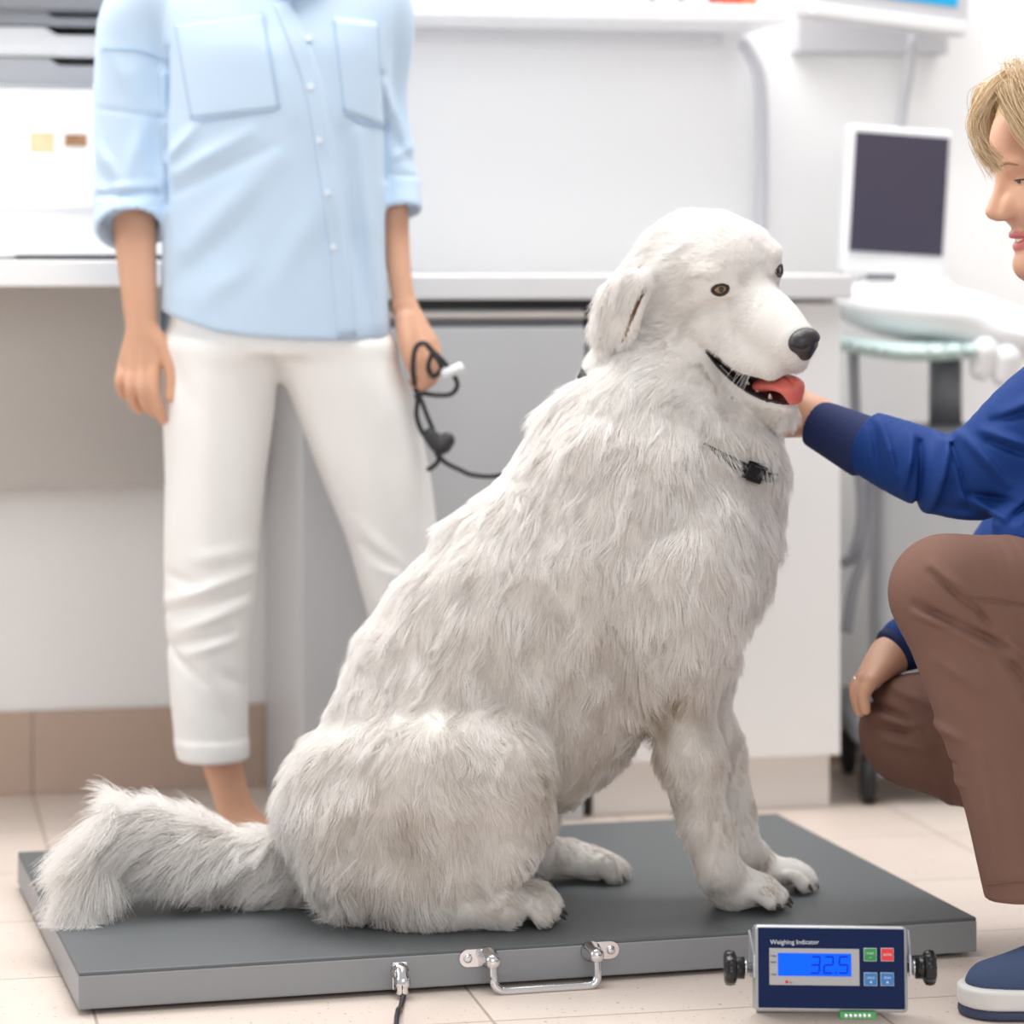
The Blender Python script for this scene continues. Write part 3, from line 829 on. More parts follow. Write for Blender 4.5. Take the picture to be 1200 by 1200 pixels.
# rump and hind legs
S.ell(D(446, 965, 0), (.094, .13, .110), k=.05)
for sg in (-1, 1):
    near = sg < 0
    o = (lambda x, y, dd: D(x, y, dd)) if near else (lambda x, y, dd: D(x + 10, y - 12, -dd))
    S.tube([o(430, 940, -.07), o(510, 915, -.105), o(568, 905, -.12)], Rr(92, 84, 62), k=.04)
    S.tube([o(580, 910, -.12), o(568, 980, -.12), o(490, 1030, -.125)], Rr(62, 62, 40), k=.035)
    S.tube([o(440, 1010, -.1), o(500, 1045, -.125)], Rr(60, 36), k=.04)
    S.tube([o(470, 1058, -.13), o(540, 1060, -.132), o(590, 1062, -.133)], Rr(22, 26, 27), k=.015)
def paw(c, fwd, L, wdt, hgt, dirt=0):
    """a paw with four toes; c = centre on the ground"""
    fwd = np.asarray(fwd, float); fwd /= np.linalg.norm(fwd)
    lat = np.array([-fwd[1], fwd[0], 0])
    R = np.stack([fwd, lat, [0, 0, 1]])
    S.ell(c + np.array([0, 0, hgt * .55]) - fwd * L * .12, (L * .42, wdt * .46, hgt * .52), R, k=.012)
    tips = []
    for i, q in enumerate((-.36, -.13, .13, .36)):
        ln = L * (.36 if abs(q) < .2 else .27)
        b_ = c + fwd * L * .05 + lat * wdt * q + np.array([0, 0, hgt * .58])
        e_ = c + fwd * ln + lat * wdt * q * 1.12 + np.array([0, 0, hgt * .34])
        S.tube([b_, (b_ + e_) / 2 + np.array([0, 0, hgt * .1]), e_], [wdt * .13, wdt * .15, wdt * .135], k=.005)
        tips.append((e_ + fwd * wdt * .12 - np.array([0, 0, hgt * .08]), fwd))
    return tips
claws = []
gz = lambda px, py: tp(px, py)
pw = {}
for nm, px, py, fw, L, wd_, hg in (('hn', 606, 1084, (1, -.10), .125, .088, .052), ('hf', 690, 1034, (1, .12), .105, .078, .042),
                              ('fn', 880, 1068, (1, -.18), .105, .080, .046), ('ff', 915, 1046, (1, -.05), .098, .076, .044)):
    c_ = gz(px, py) + np.array([0, .015, 0]); c_[2] = TZ
    pw[nm] = c_
    claws += paw(c_, (fw[0], fw[1], 0), L, wd_, hg)
# front legs
S.tube([D(806, 660, -.085), D(795, 745, -.088), D(795, 810, -.082), D(806, 880, -.075)], Rr(70, 60, 43, 34), k=.04)
S.tube([D(806, 880, -.075), D(824, 950, -.068), D(838, 1010, -.064), pw['fn'] + np.array([-.03, 0, .035])], Rr(34, 28.5, 26, 27), k=.015)
S.tube([D(828, 660, .07), D(812, 745, .075), D(824, 815, .068), D(846, 880, .062)], Rr(58, 52, 34, 26), k=.04)
S.tube([D(846, 880, .062), D(858, 935, .058), D(870, 990, .056), pw['ff'] + np.array([-.03, 0, .033])], Rr(26, 23, 22, 24), k=.015)
S.tube([D(690, 1006, .135) - np.array([.06, 0, 0]), pw['hf'] + np.array([-.03, 0, .03])], Rr(26, 24), k=.02)
# tail
tail_pts = [D(400, 1000, .01), D(330, 1016, .01), D(260, 1004, 0), D(200, 992, -.01), D(150, 975, -.02), D(120, 990, -.04), D(102, 1028, -.07), D(94, 1060, -.095)]
S.tube(tail_pts, Rr(46, 38, 30, 28, 26, 20, 14, 8), k=.03)
# head
S.ell(H(-.074, 0, -.004), (.096, .083, .067), HR, k=.03)                 # skull
S.ell(H(-.030, 0, .014), (.046, .062, .040), HR, k=.03)                 # brow
S.tube([H(-.092, -.050, -.040), H(-.047, -.042, -.046)], [.050, .033], k=.03)      # cheeks
S.tube([H(-.092, .050, -.040), H(-.047, .042, -.046)], [.050, .033], k=.03)
S.tube([H(-.01, 0, -.041), H(.050, 0, -.052), H(.096, 0, -.065)], [.044, .041, .0305], k=.025)      # muzzle
UP = [(828, 410, -.052), (847, 424, -.046), (870, 439, -.038), (899, 446, -.024), (926, 443, -.008)]      # upper and lower lip, near side
LOW = [(828, 412, -.052), (843, 431, -.044), (866, 452, -.034), (893, 467, -.022), (917, 472, -.006)]
up_l = [Hpx(*v) for v in UP]; lo_l = [Hpx(*v) for v in LOW]
for sg in (-1, 1):
    S.tube([H(up_l[0][0] + .01, sg * .040, up_l[0][1] + .030), H(up_l[1][0], sg * .036, up_l[1][1] + .024), H(up_l[2][0], sg * .030, up_l[2][1] + .0225), H(up_l[3][0], sg * .019, up_l[3][1] + .020)], [.026, .026, .0245, .0205], k=.02)   # flews
    S.ell(H(-.002, sg * .046, .020), (.020, .018, .009), HR, k=.012)    # brow ridge over the eye
# throat and lower jaw
S.tube([H(-.11, 0, -.090), H(-.07, 0, -.115)], [.056, .042], k=.04)
S.tube([H(-.065, 0, -.120), H(lo_l[1][0], 0, lo_l[1][1] - .026), H(lo_l[2][0], 0, lo_l[2][1] - .022), H(lo_l[3][0], 0, lo_l[3][1] - .016), H(lo_l[4][0] - .004, 0, lo_l[4][1] - .012)], [.040, .033, .028, .021, .014], k=.015)
for sg in (-1, 1):
    S.tube([H(lo_l[1][0], sg * .034, lo_l[1][1] - .013), H(lo_l[2][0], sg * .025, lo_l[2][1] - .011), H(lo_l[3][0], sg * .015, lo_l[3][1] - .009)], [.013, .0115, .009], k=.012)
# eye sockets
for sg in (-1, 1):
    ec, eg = H(.0075, sg * .0415, -.001), hf * .90 + hl * sg * .44
    eg = eg / np.linalg.norm(eg); ea = np.cross(hu, eg); ea /= np.linalg.norm(ea); eb = np.cross(eg, ea)
    S.ell(ec, (.0158, .0158, .0158), HR, k=.014)
    S.ell(ec + eg * .014, (.014, .0114, .0068), np.stack([eg, ea, eb]), k=.001, op=-1)
# ears
def ear(sg):
    if sg < 0:
        return [P(750, 330, 3.785), P(735, 346, 3.782), P(723, 374, 3.790), P(713, 394, 3.80)]
    e0 = []
    for p in ear(-1):
        q = to_head(p); e0.append(H(q[0] - .040, -q[1] - .042, q[2] - .02))
    return e0
for sg in (-1, 1):
    S.tube(ear(sg), Rr(16, 26, 28, 15), k=.004, flat=(hl * 0.94 + sg * hf * 0.34, .34), n=5)
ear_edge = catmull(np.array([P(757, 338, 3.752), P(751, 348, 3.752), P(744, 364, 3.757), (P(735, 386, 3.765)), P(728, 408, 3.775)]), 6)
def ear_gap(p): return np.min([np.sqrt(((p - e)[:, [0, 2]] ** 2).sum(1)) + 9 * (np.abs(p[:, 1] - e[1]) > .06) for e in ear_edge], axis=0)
S.raw(lambda p: np.maximum(ear_gap(p) - .0021, p[:, 1] - 3.775), ear_edge.min(0) - .04, ear_edge.max(0) + .04, .003, -1)
S.raw(lambda p: p[:, 2] - TZ, (-1, 3, -.2), (1, 4.5, TZ), .002, -1)
# open mouth: cut where the lips lie on the closed muzzle
S.tube([H((a[0] + b_[0]) / 2, 0, (a[1] + b_[1]) / 2) for a, b_ in zip(up_l, lo_l)], [.020, .018, .017, .013, .009], k=.012, flat=(hl, 1.9))
pre = Sdf(.005); pre.pr = [q for q in S.pr if q[2][0] > .05 and q[2][2] > .6]
_v, _f = pre.polygonise(); _b = bvh_of(_v, _f)
def lip_hit(px, py, l):
    p, n = hit(_b, px, py)
    return (Hpx(px, py, l) if p is None else tuple(to_head(p)[[0, 2]])) + ((l,) if p is None else (to_head(p)[1],))
up_l = [lip_hit(*v) for v in UP]; lo_l = [lip_hit(*v) for v in LOW]
print('lips', [tuple(round(float(x), 3) for x in v) for v in up_l + lo_l])
mc_l = [((a[0] + b_[0]) / 2, (a[1] + b_[1]) / 2, np.hypot(a[0] - b_[0], a[1] - b_[1]) / 2) for a, b_ in zip(up_l, lo_l)]
mc0 = [H(f_, 0, u_) for f_, u_, r_ in mc_l] + [H(mc_l[-1][0] + .04, 0, mc_l[-1][1] - .006)]
mcr = [max(q_, r_) for q_, (f_, u_, r_) in zip((.0026, .0036, .004, .003, .003), mc_l)] + [.0185]
mcp = catmull(np.hstack([np.array([to_head(m) for m in mc0]), np.array(mcr)[:, None]]), 6)
lat_f = [v[0] for v in up_l]; lat_l = [max(abs(v[2]), .026) for v in up_l]
print('lip sides', np.round(lat_l, 3))
def mouth_gap(p):
    q = to_head(p); best = np.full(len(p), 9.0)
    for a, b_ in zip(mcp[:-1], mcp[1:]):
        v = (b_ - a)[[0, 2]]; t = np.clip(((q[:, [0, 2]] - a[[0, 2]]) @ v) / max(v @ v, 1e-12), 0, 1)
        best = np.minimum(best, np.sqrt(((q[:, [0, 2]] - a[[0, 2]] - t[:, None] * v) ** 2).sum(1)) - (a[3] + t * (b_[3] - a[3])))
    return best, q
S.raw(lambda p: (lambda g: np.maximum(g[0], np.abs(g[1][:, 1]) - np.interp(g[1][:, 0], lat_f, lat_l) - .007))(mouth_gap(p)), HE - .19, HE + .19, .002, -1)
# the fold that runs from under the eye to the cheek
fold_ = [hit(_b, *v)[0] for v in ((850, 356), (830, 358), (812, 366), (798, 380), (790, 398))]
S.tube([v for v in fold_ if v is not None], .0042, k=.010, op=-1)
S.disp = lambda p: vnoise(p, .09, 3) * .003 * np.clip((np.linalg.norm(p - HE, axis=1) - .16) / .08, 0, 1)

M_dogskin = mat('cream_coat_skin', (226, 222, 218), 0.8, noise=0.05)
M_lip = mat('dark_lip_skin', (38, 30, 30), 0.35, bump=.1, bscale=200)
M_gum = mat('mouth_dark_pink', (92, 44, 40), 0.3, bump=.1, bscale=150)
def dog_mat(c):
    q = to_head(c)
    out = np.zeros(len(c), int)
    best, _q = mouth_gap(c)
    inside = (best < .0012) & ((pre.eval(c) < -.0010) | ((q[:, 0] > .040) & (np.abs(q[:, 1]) < np.interp(q[:, 0], lat_f, lat_l)))) & (np.abs(q[:, 1]) < np.interp(q[:, 0], lat_f, lat_l) + .004) & (q[:, 0] < mc_l[-1][0] + .03)
    out[inside] = 2
    out[inside & (np.abs(q[:, 1]) > .014)] = 1
    for sg in (-1, 1):
        e = q - np.array([.014, sg * .0445, -.001])
        el = np.sqrt((e[:, 0] / .014) ** 2 + (e[:, 1] / .0122) ** 2 + (e[:, 2] / .0068) ** 2)
        out[el < 1] = 1
    out[(ear_gap(c) < .0030) & (c[:, 1] < 3.80)] = 3  # tan ear edge, with the crease's shadow put into the colour
    nn = q - np.array([.122, 0, -.056]); out[(np.sqrt((nn ** 2).sum(1)) < .011)] = 1
    return out
S.build('body', [M_dogskin, M_lip, M_gum, mat('tan_ear_crease_shade', (150, 122, 96), .8)], dog, dog_mat)
dv, dfc = S.v, S.f
print('dog verts', len(dv))
dog_bvh = bvh_of(dv, dfc)

# eyes
def eyeball(parent, c, gaze, r, iris, pupil=.38, irisw=.78, name='eye', white=(60, 48, 44)):
    n, m = 24, 32
    gaze = np.asarray(gaze, float); gaze /= np.linalg.norm(gaze)
    x = np.cross(gaze, [0, 0, 1.]); x /= np.linalg.norm(x); y = np.cross(x, gaze)
    vs, fs, mi = [], [], []
    for i in range(n + 1):
        t = math.pi * i / n
        for j in range(m):
            a = 2 * math.pi * j / m
            rr = r * (1.04 if t < irisw * 0.9 else 1.0)
            vs.append(c + rr * (gaze * math.cos(t) + (x * math.cos(a) + y * math.sin(a)) * math.sin(t)))
    for i in range(n):
        for j in range(m):
            fs.append((i * m + j, i * m + (j + 1) % m, (i + 1) * m + (j + 1) % m, (i + 1) * m + j))
            t = math.pi * (i + .5) / n
            mi.append(0 if t < pupil else (1 if t < irisw else 2))
    key = '%d_%d_%d' % iris
    ms = [mat('pupil_black', (8, 7, 7), 0.05, coat=1.0), mat('iris_' + key, iris, 0.08, coat=1.0, rgb2=tuple(int(v * .6) for v in iris), nscale=300), mat('eye_white_%d' % white[0], white, 0.1, coat=1.0)]
    return mesh_obj(name, vs, np.array(fs), ms, parent, True, np.array(mi))
gz_dir = hf * 1.0 - hl * .22 + hu * .04
for sg in (-1, 1):
    ec, eg = H(.0075, sg * .0415, -.001), hf * .94 + hl * sg * .32 + hu * .02 - hl * .06
    eyeball(dog, ec, eg, .0138, (184, 142, 94), .26, .66)
    eg = (hf * .90 + hl * sg * .44); eg /= np.linalg.norm(eg); ea = np.cross(hu, eg); ea /= np.linalg.norm(ea); eb = np.cross(eg, ea)
    rim = []
    for a in np.linspace(0, 2 * math.pi, 40, endpoint=False):
        v_ = eg + ea * .88 * math.cos(a) + eb * .51 * math.sin(a) * (1 - .30 * math.cos(a) ** 2)
        rim.append(ec + v_ / np.linalg.norm(v_) * .0156)
    mb = MB(); mb.tube(rim, .0020, 8, closed=True); mb.build('eye_rim', M_lip, dog)
# nose
N_ = Sdf(0.0011)
N_.ell(H(.1225, 0, -.0585), (.0165, .0225, .0165), HR, k=.004)
N_.ell(H(.1215, 0, -.0725), (.011, .010, .012), HR, k=.008)
for sg in (-1, 1):
    N_.tube([H(.1405, sg * .008, -.0625), H(.1355, sg * .0155, -.0645), H(.1265, sg * .022, -.0605)], [.0042, .0042, .003], k=.003, op=-1)
N_.tube([H(.1405, 0, -.0545), H(.1405, 0, -.0685), H(.1335, 0, -.0845)], [.0012, .0014, .0014], k=.002, op=-1)
N_.build('nose', mat('black_nose_leather', (50, 47, 50), 0.36, bump=.25, bscale=420), dog)
# tongue
T_ = Sdf(0.0016)
tA = [Hpx(*v) for v in ((866, 452, 0), (888, 452, 0), (908, 447, 0), (923, 452, 0), (926, 467, 0))]
tA = [(f_ + o_, u_) for (f_, u_), o_ in zip(tA, (0, .002, .004, .008, .011))]
print('tongue', np.round(tA, 3))
T_.tube([H(f_, 0, u_) for f_, u_ in tA], [.009, .0095, .0095, .0085, .0048], k=.004, flat=(hl, 2.3))
T_.tube([H(tA[1][0], 0, tA[1][1] + .0095), H(tA[2][0] + .003, -.001, tA[2][1] + .0092), H(tA[3][0] + .006, -.001, tA[3][1] + .006)], [.0012, .0014, .001], k=.004, op=-1)
T_.build('tongue', mat('pink_tongue', (226, 120, 106), 0.38, rgb2=(208, 96, 86), nscale=120, bump=.25, bscale=500), dog)
# dark lips along both edges of the mouth
for L_, nm in ((up_l, 'upper_lip'), (lo_l, 'lower_lip')):
    path = [(f_, max(abs(l_), .004), u_) for f_, u_, l_ in L_]
    path = catmull(np.array(path), 6)
    near_, far_ = [H(f_, -l_, u_) for f_, l_, u_ in path], [H(f_, l_, u_) for f_, l_, u_ in path]
    if nm == 'lower_lip':
        mb = MB(); mb.tube(near_ + far_[::-1], .0019, 8); mb.build(nm, M_lip, dog)
    else:
        for s_ in (near_, far_):
            mb = MB(); mb.tube(s_[:17], [.0017] * 12 + [.0015, .0012, .0009, .0006, .0003], 8); mb.build(nm, M_lip, dog)
# lower teeth
for sg in (-1, 1):
    for t_, h_ in ((3.2, .008), (2.5, .004), (2.0, .004), (1.5, .0045)):
        f_ = np.interp(t_, range(5), [v[0] for v in lo_l]); u_ = np.interp(t_, range(5), [v[1] for v in lo_l]); l_ = sg * np.interp(t_, [1, 3.5], [.030, .011])
        b_ = H(f_, l_, u_ - .002)
        mb = MB(); mb.tube([b_, b_ + hu * h_ * .6, b_ + hu * h_], [.003, .0022, .0006], 8); mb.build('tooth', mat('tooth_ivory', (232, 222, 196), 0.3), dog)
# claws
for c_, fw in claws:
    mb = MB(); fw = fw / np.linalg.norm(fw)
    mb.tube([c_ - fw * .006 + np.array([0, 0, .001]), c_ + fw * .002, c_ + fw * .007 - np.array([0, 0, .006])], [.0042, .0036, .001], 8)
    mb.build('claw', mat('dark_claw', (70, 60, 56), 0.4), dog)
# collar: a black band lying round the neck, found by dropping a loop on the coat
def neck_loop(c, e1, e2, n=72, off=.012):
    pts = []
    for i in range(n):
        a = 2 * math.pi * i / n
        d_ = e1 * math.cos(a) + e2 * math.sin(a); d_ = d_ / np.linalg.norm(d_)
        o = Vector(c + d_ * .45)
        h_, nn, _, _ = dog_bvh.ray_cast(o, Vector(-d_))
        oo = -.010 + (off + .010) * max(math.exp(-(math.sin((a - .62) / 2) / .22) ** 2), .8 * math.exp(-(math.cos(a / 2) / .22) ** 2))
        pts.append(np.array(h_) + d_ * oo if h_ is not None else c + d_ * .1)
    pts = np.array(pts)
    for _ in range(2): pts = (np.roll(pts, 1, 0) + 2 * pts + np.roll(pts, -1, 0)) / 4
    return pts
cA, cB = P(722, 458, 3.84), P(900, 552, 3.80)
cc = (cA + cB) / 2
e1 = (cB - cA) / np.linalg.norm(cB - cA)
e2 = np.array([0, -1.0, -.12]); e2 -= e1 * (e2 @ e1); e2 /= np.linalg.norm(e2)
loop = neck_loop(cc, e1, e2, off=.013)
cn = np.cross(e1, e2)
def band(pts, nrm, hw, th, c):
    vs, fs = [], []; n = len(pts)
    for p in pts:
        o = p - c; o = o - nrm * (o @ nrm); o /= np.linalg.norm(o)
        vs += [p + nrm * hw + o * th, p - nrm * hw + o * th, p - nrm * hw - o * th, p + nrm * hw - o * th]
    for i in range(n):
        j = (i + 1) % n
        for k in range(4): fs.append((4 * i + k, 4 * i + (k + 1) % 4, 4 * j + (k + 1) % 4, 4 * j + k))
    return vs, fs
vs, fs = band(loop, cn, .0062, .0018, cc)
collar = mesh_obj('collar', vs, np.array(fs), mat('black_webbing', (28, 28, 31), 0.6, bump=.3, bscale=500), dog, False)
mb = MB(); bp_ = loop[7]; e_n = bp_ - cc; e_n = e_n - cn * (e_n @ cn); e_n /= np.linalg.norm(e_n); e_t = np.cross(e_n, cn)
mb.box(bp_ + e_n * .001, (.022, .009, .018), Matrix((e_t, e_n, cn)).transposed(), .003); mb.build('collar_buckle', mat('dark_buckle', (52, 52, 56), 0.3, .5), collar)

# ------------------------------------------------------------------ fur
rng = np.random.RandomState(7)
nv, fa = normals_of(dv, dfc)
fc = dv[dfc].mean(1); qf = to_head(fc)
mi_f = dog_mat(fc)
# guides: px, py, flow dx, dy (px, y down), length mm, lift
G = np.array([
    (700, 440, -.5, .9, 34, .28), (660, 480, -.6, .8, 36, .30), (600, 545, -.7, .75, 34, .30), (520, 630, -.65, .75, 32, .30), (440, 740, -.5, .85, 34, .32), (380, 840, -.4, .9, 36, .34), (335, 940, -.35, .95, 40, .36),
    (760, 520, -.15, 1, 38, .34), (820, 560, .0, 1, 40, .38), (880, 570, .15, 1, 40, .38), (915, 600, .2, 1, 34, .34), (850, 480, -.2, 1, 34, .34), (800, 450, -.5, .9, 32, .32), (905, 520, .1, 1, 30, .3),
    (700, 600, -.25, 1, 36, .30), (600, 680, -.4, .95, 34, .28), (500, 770, -.35, .95, 32, .28), (640, 780, .15, 1, 34, .30), (720, 720, .0, 1, 36, .30), (800, 650, .05, 1, 36, .32), (880, 660, .1, 1, 34, .32), (880, 730, -.25, 1, 30, .32),
    (760, 800, .1, 1, 30, .32), (700, 880, -.4, .9, 26, .30), (660, 930, -.3, 1, 24, .3), (560, 820, .0, 1, 32, .3), (480, 860, -.25, 1, 30, .3),
    (560, 890, .75, .65, 28, .34), (620, 900, .7, .7, 28, .36), (500, 930, .3, .95, 30, .34), (560, 980, .2, 1, 30, .36), (430, 940, -.3, 1, 32, .34), (620, 980, .3, .95, 26, .34), (480, 1020, .0, 1, 36, .4), (420, 1050, -.3, 1, 40, .4), (530, 1060, .3, 1, 13, .3), (560, 1045, .4, 1, 12, .28),
    (380, 1010, -.5, .85, 42, .4), (600, 1060, .9, .3, 10, .2), (650, 1070, .9, .5, 6, .2), (690, 1020, .9, .3, 9, .2),
    (330, 1000, -.85, .5, 56, .42), (260, 985, -.95, .3, 66, .46), (200, 965, -.95, .35, 76, .46), (150, 950, -.9, .55, 84, .44), (110, 975, -.7, .85, 84, .38), (90, 1030, -.5, 1, 70, .28),
    (300, 1045, -.8, .55, 36, .36), (220, 1030, -.8, .55, 38, .36), (160, 1015, -.7, .7, 44, .38), (120, 1040, -.4, 1, 56, .34),
    (790, 800, -.15, 1, 28, .34), (780, 870, -.3, 1, 27, .38), (840, 850, .15, 1, 17, .28), (800, 930, -.35, .95, 22, .36), (850, 930, .1, 1, 13, .26), (820, 1000, -.2, 1, 17, .32), (860, 1000, .2, 1, 10, .24), (840, 1040, .5, .8, 9, .22), (890, 1050, .9, .4, 7, .2),
    (880, 920, .1, 1, 13, .25), (892, 990, .25, 1, 9, .22), (925, 1030, .8, .6, 7, .2)])
GP = np.array([D(g[0], g[1]) for g in G])[:, [0, 2]]
GD = np.stack([G[:, 2], np.zeros(len(G)), -G[:, 3]], 1); GD /= np.linalg.norm(GD, axis=1, keepdims=True)
dens = np.ones(len(fc)); dens[mi_f > 0] = 0
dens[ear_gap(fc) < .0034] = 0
on_head = (qf[:, 0] > -.20) & (np.linalg.norm(qf - np.array([-.03, 0, -.05]), axis=1) < .165)
dens[on_head] *= 2.6
dens[(qf[:, 0] > 0.0) & on_head] *= 1.4
tl = fc[:, 0] < D(330, 0)[0]
dens[tl] *= 2.3
dens[fc[:, 2] < TZ + .05] *= 1.5
dens[fc[:, 2] < TZ + .004] = 0
NF = 320000
w = fa * dens; idx = rng.choice(len(fc), NF, p=w / w.sum())
b = rng.rand(NF, 2)
qd = dfc[idx]
def bil(a): return a[qd[:, 0]] * ((1 - b[:, :1]) * (1 - b[:, 1:])) + a[qd[:, 1]] * (b[:, :1] * (1 - b[:, 1:])) + a[qd[:, 2]] * (b[:, :1] * b[:, 1:]) + a[qd[:, 3]] * ((1 - b[:, :1]) * b[:, 1:])
root = bil(dv); rn = bil(nv); rn /= np.linalg.norm(rn, axis=1, keepdims=True)
rq = to_head(root)
d2 = ((root[:, None, [0, 2]] - GP[None]) ** 2).sum(2)
wt = 1 / (d2 + 4e-4) ** 1.6; wt /= wt.sum(1, keepdims=True)
fd = wt @ GD; ln = (wt @ G[:, 4]) * 1e-3; lift = wt @ G[:, 5]
# head coat
dist_h = np.linalg.norm(rq - np.array([-.03, 0, -.05]), axis=1)
hw = np.clip((.175 - dist_h) / .045, 0, 1)
hw *= np.clip((rq[:, 0] + .19) / .03, 0, 1)
loc = np.stack([-np.ones(NF), .55 * rq[:, 1] / .06, -.25 + 0 * rq[:, 0]], 1)
loc[:, 2] -= np.clip(-(rq[:, 2] + .03) / .06, 0, 1) * .9
hl_len = np.interp(rq[:, 0], [-.16, -.09, -.04, .0, .05, .115], [.032, .028, .021, .012, .008, .0035])
hl_len = np.where(rq[:, 2] < -.09, np.maximum(hl_len, np.interp(rq[:, 0], [-.1, 0, .06], [.030, .018, .008])), hl_len)
hl_lift = np.interp(rq[:, 0], [-.1, 0, .1], [.30, .24, .2])
# ears hang straight down
ear_line = catmull(np.array(ear(-1)), 6); ear_l2 = catmull(np.array(ear(1)), 6)
ed = np.min([((root - e) ** 2).sum(1) for e in np.vstack([ear_line, ear_l2])], axis=0) ** .5
is_ear = ed < .034
hdir = loc @ HR
hdir[is_ear] = np.array([-.12, 0, -1.0])
hl_len[is_ear] = np.where(root[is_ear, 2] < ear_line[-1][2] + .02, .018, .013)
hl_lift[is_ear] = .16
hdir /= np.linalg.norm(hdir, axis=1, keepdims=True)
fd = fd * (1 - hw[:, None]) + hdir * hw[:, None]
ln = ln * (1 - hw) + hl_len * hw; lift = lift * (1 - hw) + hl_lift * hw
# near the eyes the coat is very short
for sg in (-1, 1):
    de = np.linalg.norm((rq - np.array([.012, sg * .045, 0])) / np.array([1, 1, .8]), axis=1)
    ln *= np.clip((de - .006) / .026, .30, 1)
dn = np.linalg.norm(rq - np.array([.115, 0, -.058]), axis=1); ln *= np.clip((dn - .012) / .03, .3, 1)
mg_, _q = mouth_gap(root); ln *= np.where(np.abs(rq[:, 1]) < .066, np.clip((mg_ - .0005) / .009, .16, 1), 1)
# paws short; collar presses the coat flat
dl = np.min([((root - p) ** 2).sum(1) for p in loop[::2]], axis=0) ** .5
fr_c = np.exp(-np.linalg.norm(root - loop[7], axis=1) / .045)
fl = np.clip(dl / .022, .25, 1); lift *= 1 - (1 - fl) * fr_c
near_c = (dl < .03) & (((root - cc) @ cn) > 0)
ln[near_c] *= 1 - (1 - np.clip(dl[near_c] / .03, .3, 1)) * fr_c[near_c]
ln *= .75 + .5 * rng.rand(NF)
ln *= 1 + .18 * vnoise(root, .06, 11)
# locks: turn the flow with smooth noise
wob = np.stack([vnoise(root, .055, 21), vnoise(root, .055, 22), vnoise(root, .055, 23)], 1) + .7 * np.stack([vnoise(root, .022, 24), vnoise(root, .022, 25), vnoise(root, .022, 26)], 1)
fd[:, 1] += np.sign(rn[:, 1]) * .65 * np.clip(rn[:, 2], 0, 1) * (1 - hw)
fd = fd + wob * (.36 * (1 - .35 * hw))[:, None] + rng.normal(size=(NF, 3)) * .10
fd -= rn * (fd * rn).sum(1, keepdims=True); fd /= np.linalg.norm(fd, axis=1, keepdims=True) + 1e-9
lift = np.clip(lift + .12 * vnoise(root, .04, 31) * (1 - .5 * hw) + rng.normal(size=NF) * .05, .06, .9)
M_ = 6
pts = np.zeros((NF, M_, 3)); pts[:, 0] = root - rn * .001
cur = pts[:, 0].copy()
for j in range(1, M_):
    t = (j - 1) / (M_ - 2)
    a = lift * (1.25 - .75 * t)
    dr = fd * np.cos(a)[:, None] + rn * np.sin(a)[:, None]
    dr[:, 2] -= .16 * t * np.clip(ln / .03, 0, 1.6)
    dr /= np.linalg.norm(dr, axis=1, keepdims=True)
    cur = cur + dr * (ln / (M_ - 1))[:, None]
    pts[:, j] = cur
# clumping towards tuft leaders
nc = NF // 14
lead = rng.choice(NF, nc, replace=False)
kd = KDTree(nc)
for i, l in enumerate(lead): kd.insert(root[l], i)
kd.balance()
near = np.array([lead[kd.find(r)[1]] for r in root])
dv_ = np.linalg.norm(root - root[near], axis=1)
cl = (.50 - .25 * hw) * (dv_ < .012) * (.6 + .4 * rng.rand(NF))
for j in range(1, M_):
    t = j / (M_ - 1)
    pts[:, j] += (cl * t ** 1.3)[:, None] * (pts[near, j] - pts[:, j])
pts[:, :, 2] = np.maximum(pts[:, :, 2], TZ + .0012) if True else pts[:, :, 2]
over = (pts[:, :, 0] < A[0] + .02)
rad0 = np.interp(ln, [.004, .012, .03, .07], [.00020, .00023, .00027, .00031])
rad = rad0[:, None] * np.linspace(1, .22, M_)[None] ** .8
m_f = bpy.data.materials.new('white_fur'); m_f.use_nodes = True
nt = m_f.node_tree; bs = nt.nodes['Principled BSDF']
bs.inputs['Roughness'].default_value = .62
bs.inputs['Specular IOR Level'].default_value = .25
hi_ = nt.nodes.new('ShaderNodeHairInfo')
rp = nt.nodes.new('ShaderNodeValToRGB')
rp.color_ramp.elements[0].position = 0.0; rp.color_ramp.elements[0].color = lin((242, 238, 234)) + (1,)
rp.color_ramp.elements[1].position = 0.55; rp.color_ramp.elements[1].color = lin((254, 252, 250)) + (1,)
nt.links.new(hi_.outputs['Intercept'], rp.inputs['Fac'])
mx = nt.nodes.new('ShaderNodeMix'); mx.data_type = 'RGBA'; mx.blend_type = 'MULTIPLY'; mx.inputs['Factor'].default_value = 1
nz = nt.nodes.new('ShaderNodeMapRange'); nz.inputs['To Min'].default_value = .90; nz.inputs['To Max'].default_value = 1.0
nt.links.new(hi_.outputs['Random'], nz.inputs['Value'])
nt.links.new(rp.outputs['Color'], mx.inputs['A']); nt.links.new(nz.outputs['Result'], mx.inputs['B'])
tl_ = nt.nodes.new('ShaderNodeBsdfTranslucent'); ms_ = nt.nodes.new('ShaderNodeMixShader'); ms_.inputs['Fac'].default_value = .25
nt.links.new(mx.outputs['Result'], bs.inputs['Base Color']); nt.links.new(mx.outputs['Result'], tl_.inputs['Color'])
nt.links.new(bs.outputs['BSDF'], ms_.inputs[1]); nt.links.new(tl_.outputs['BSDF'], ms_.inputs[2])
nt.links.new(ms_.outputs['Shader'], nt.nodes['Material Output'].inputs['Surface'])
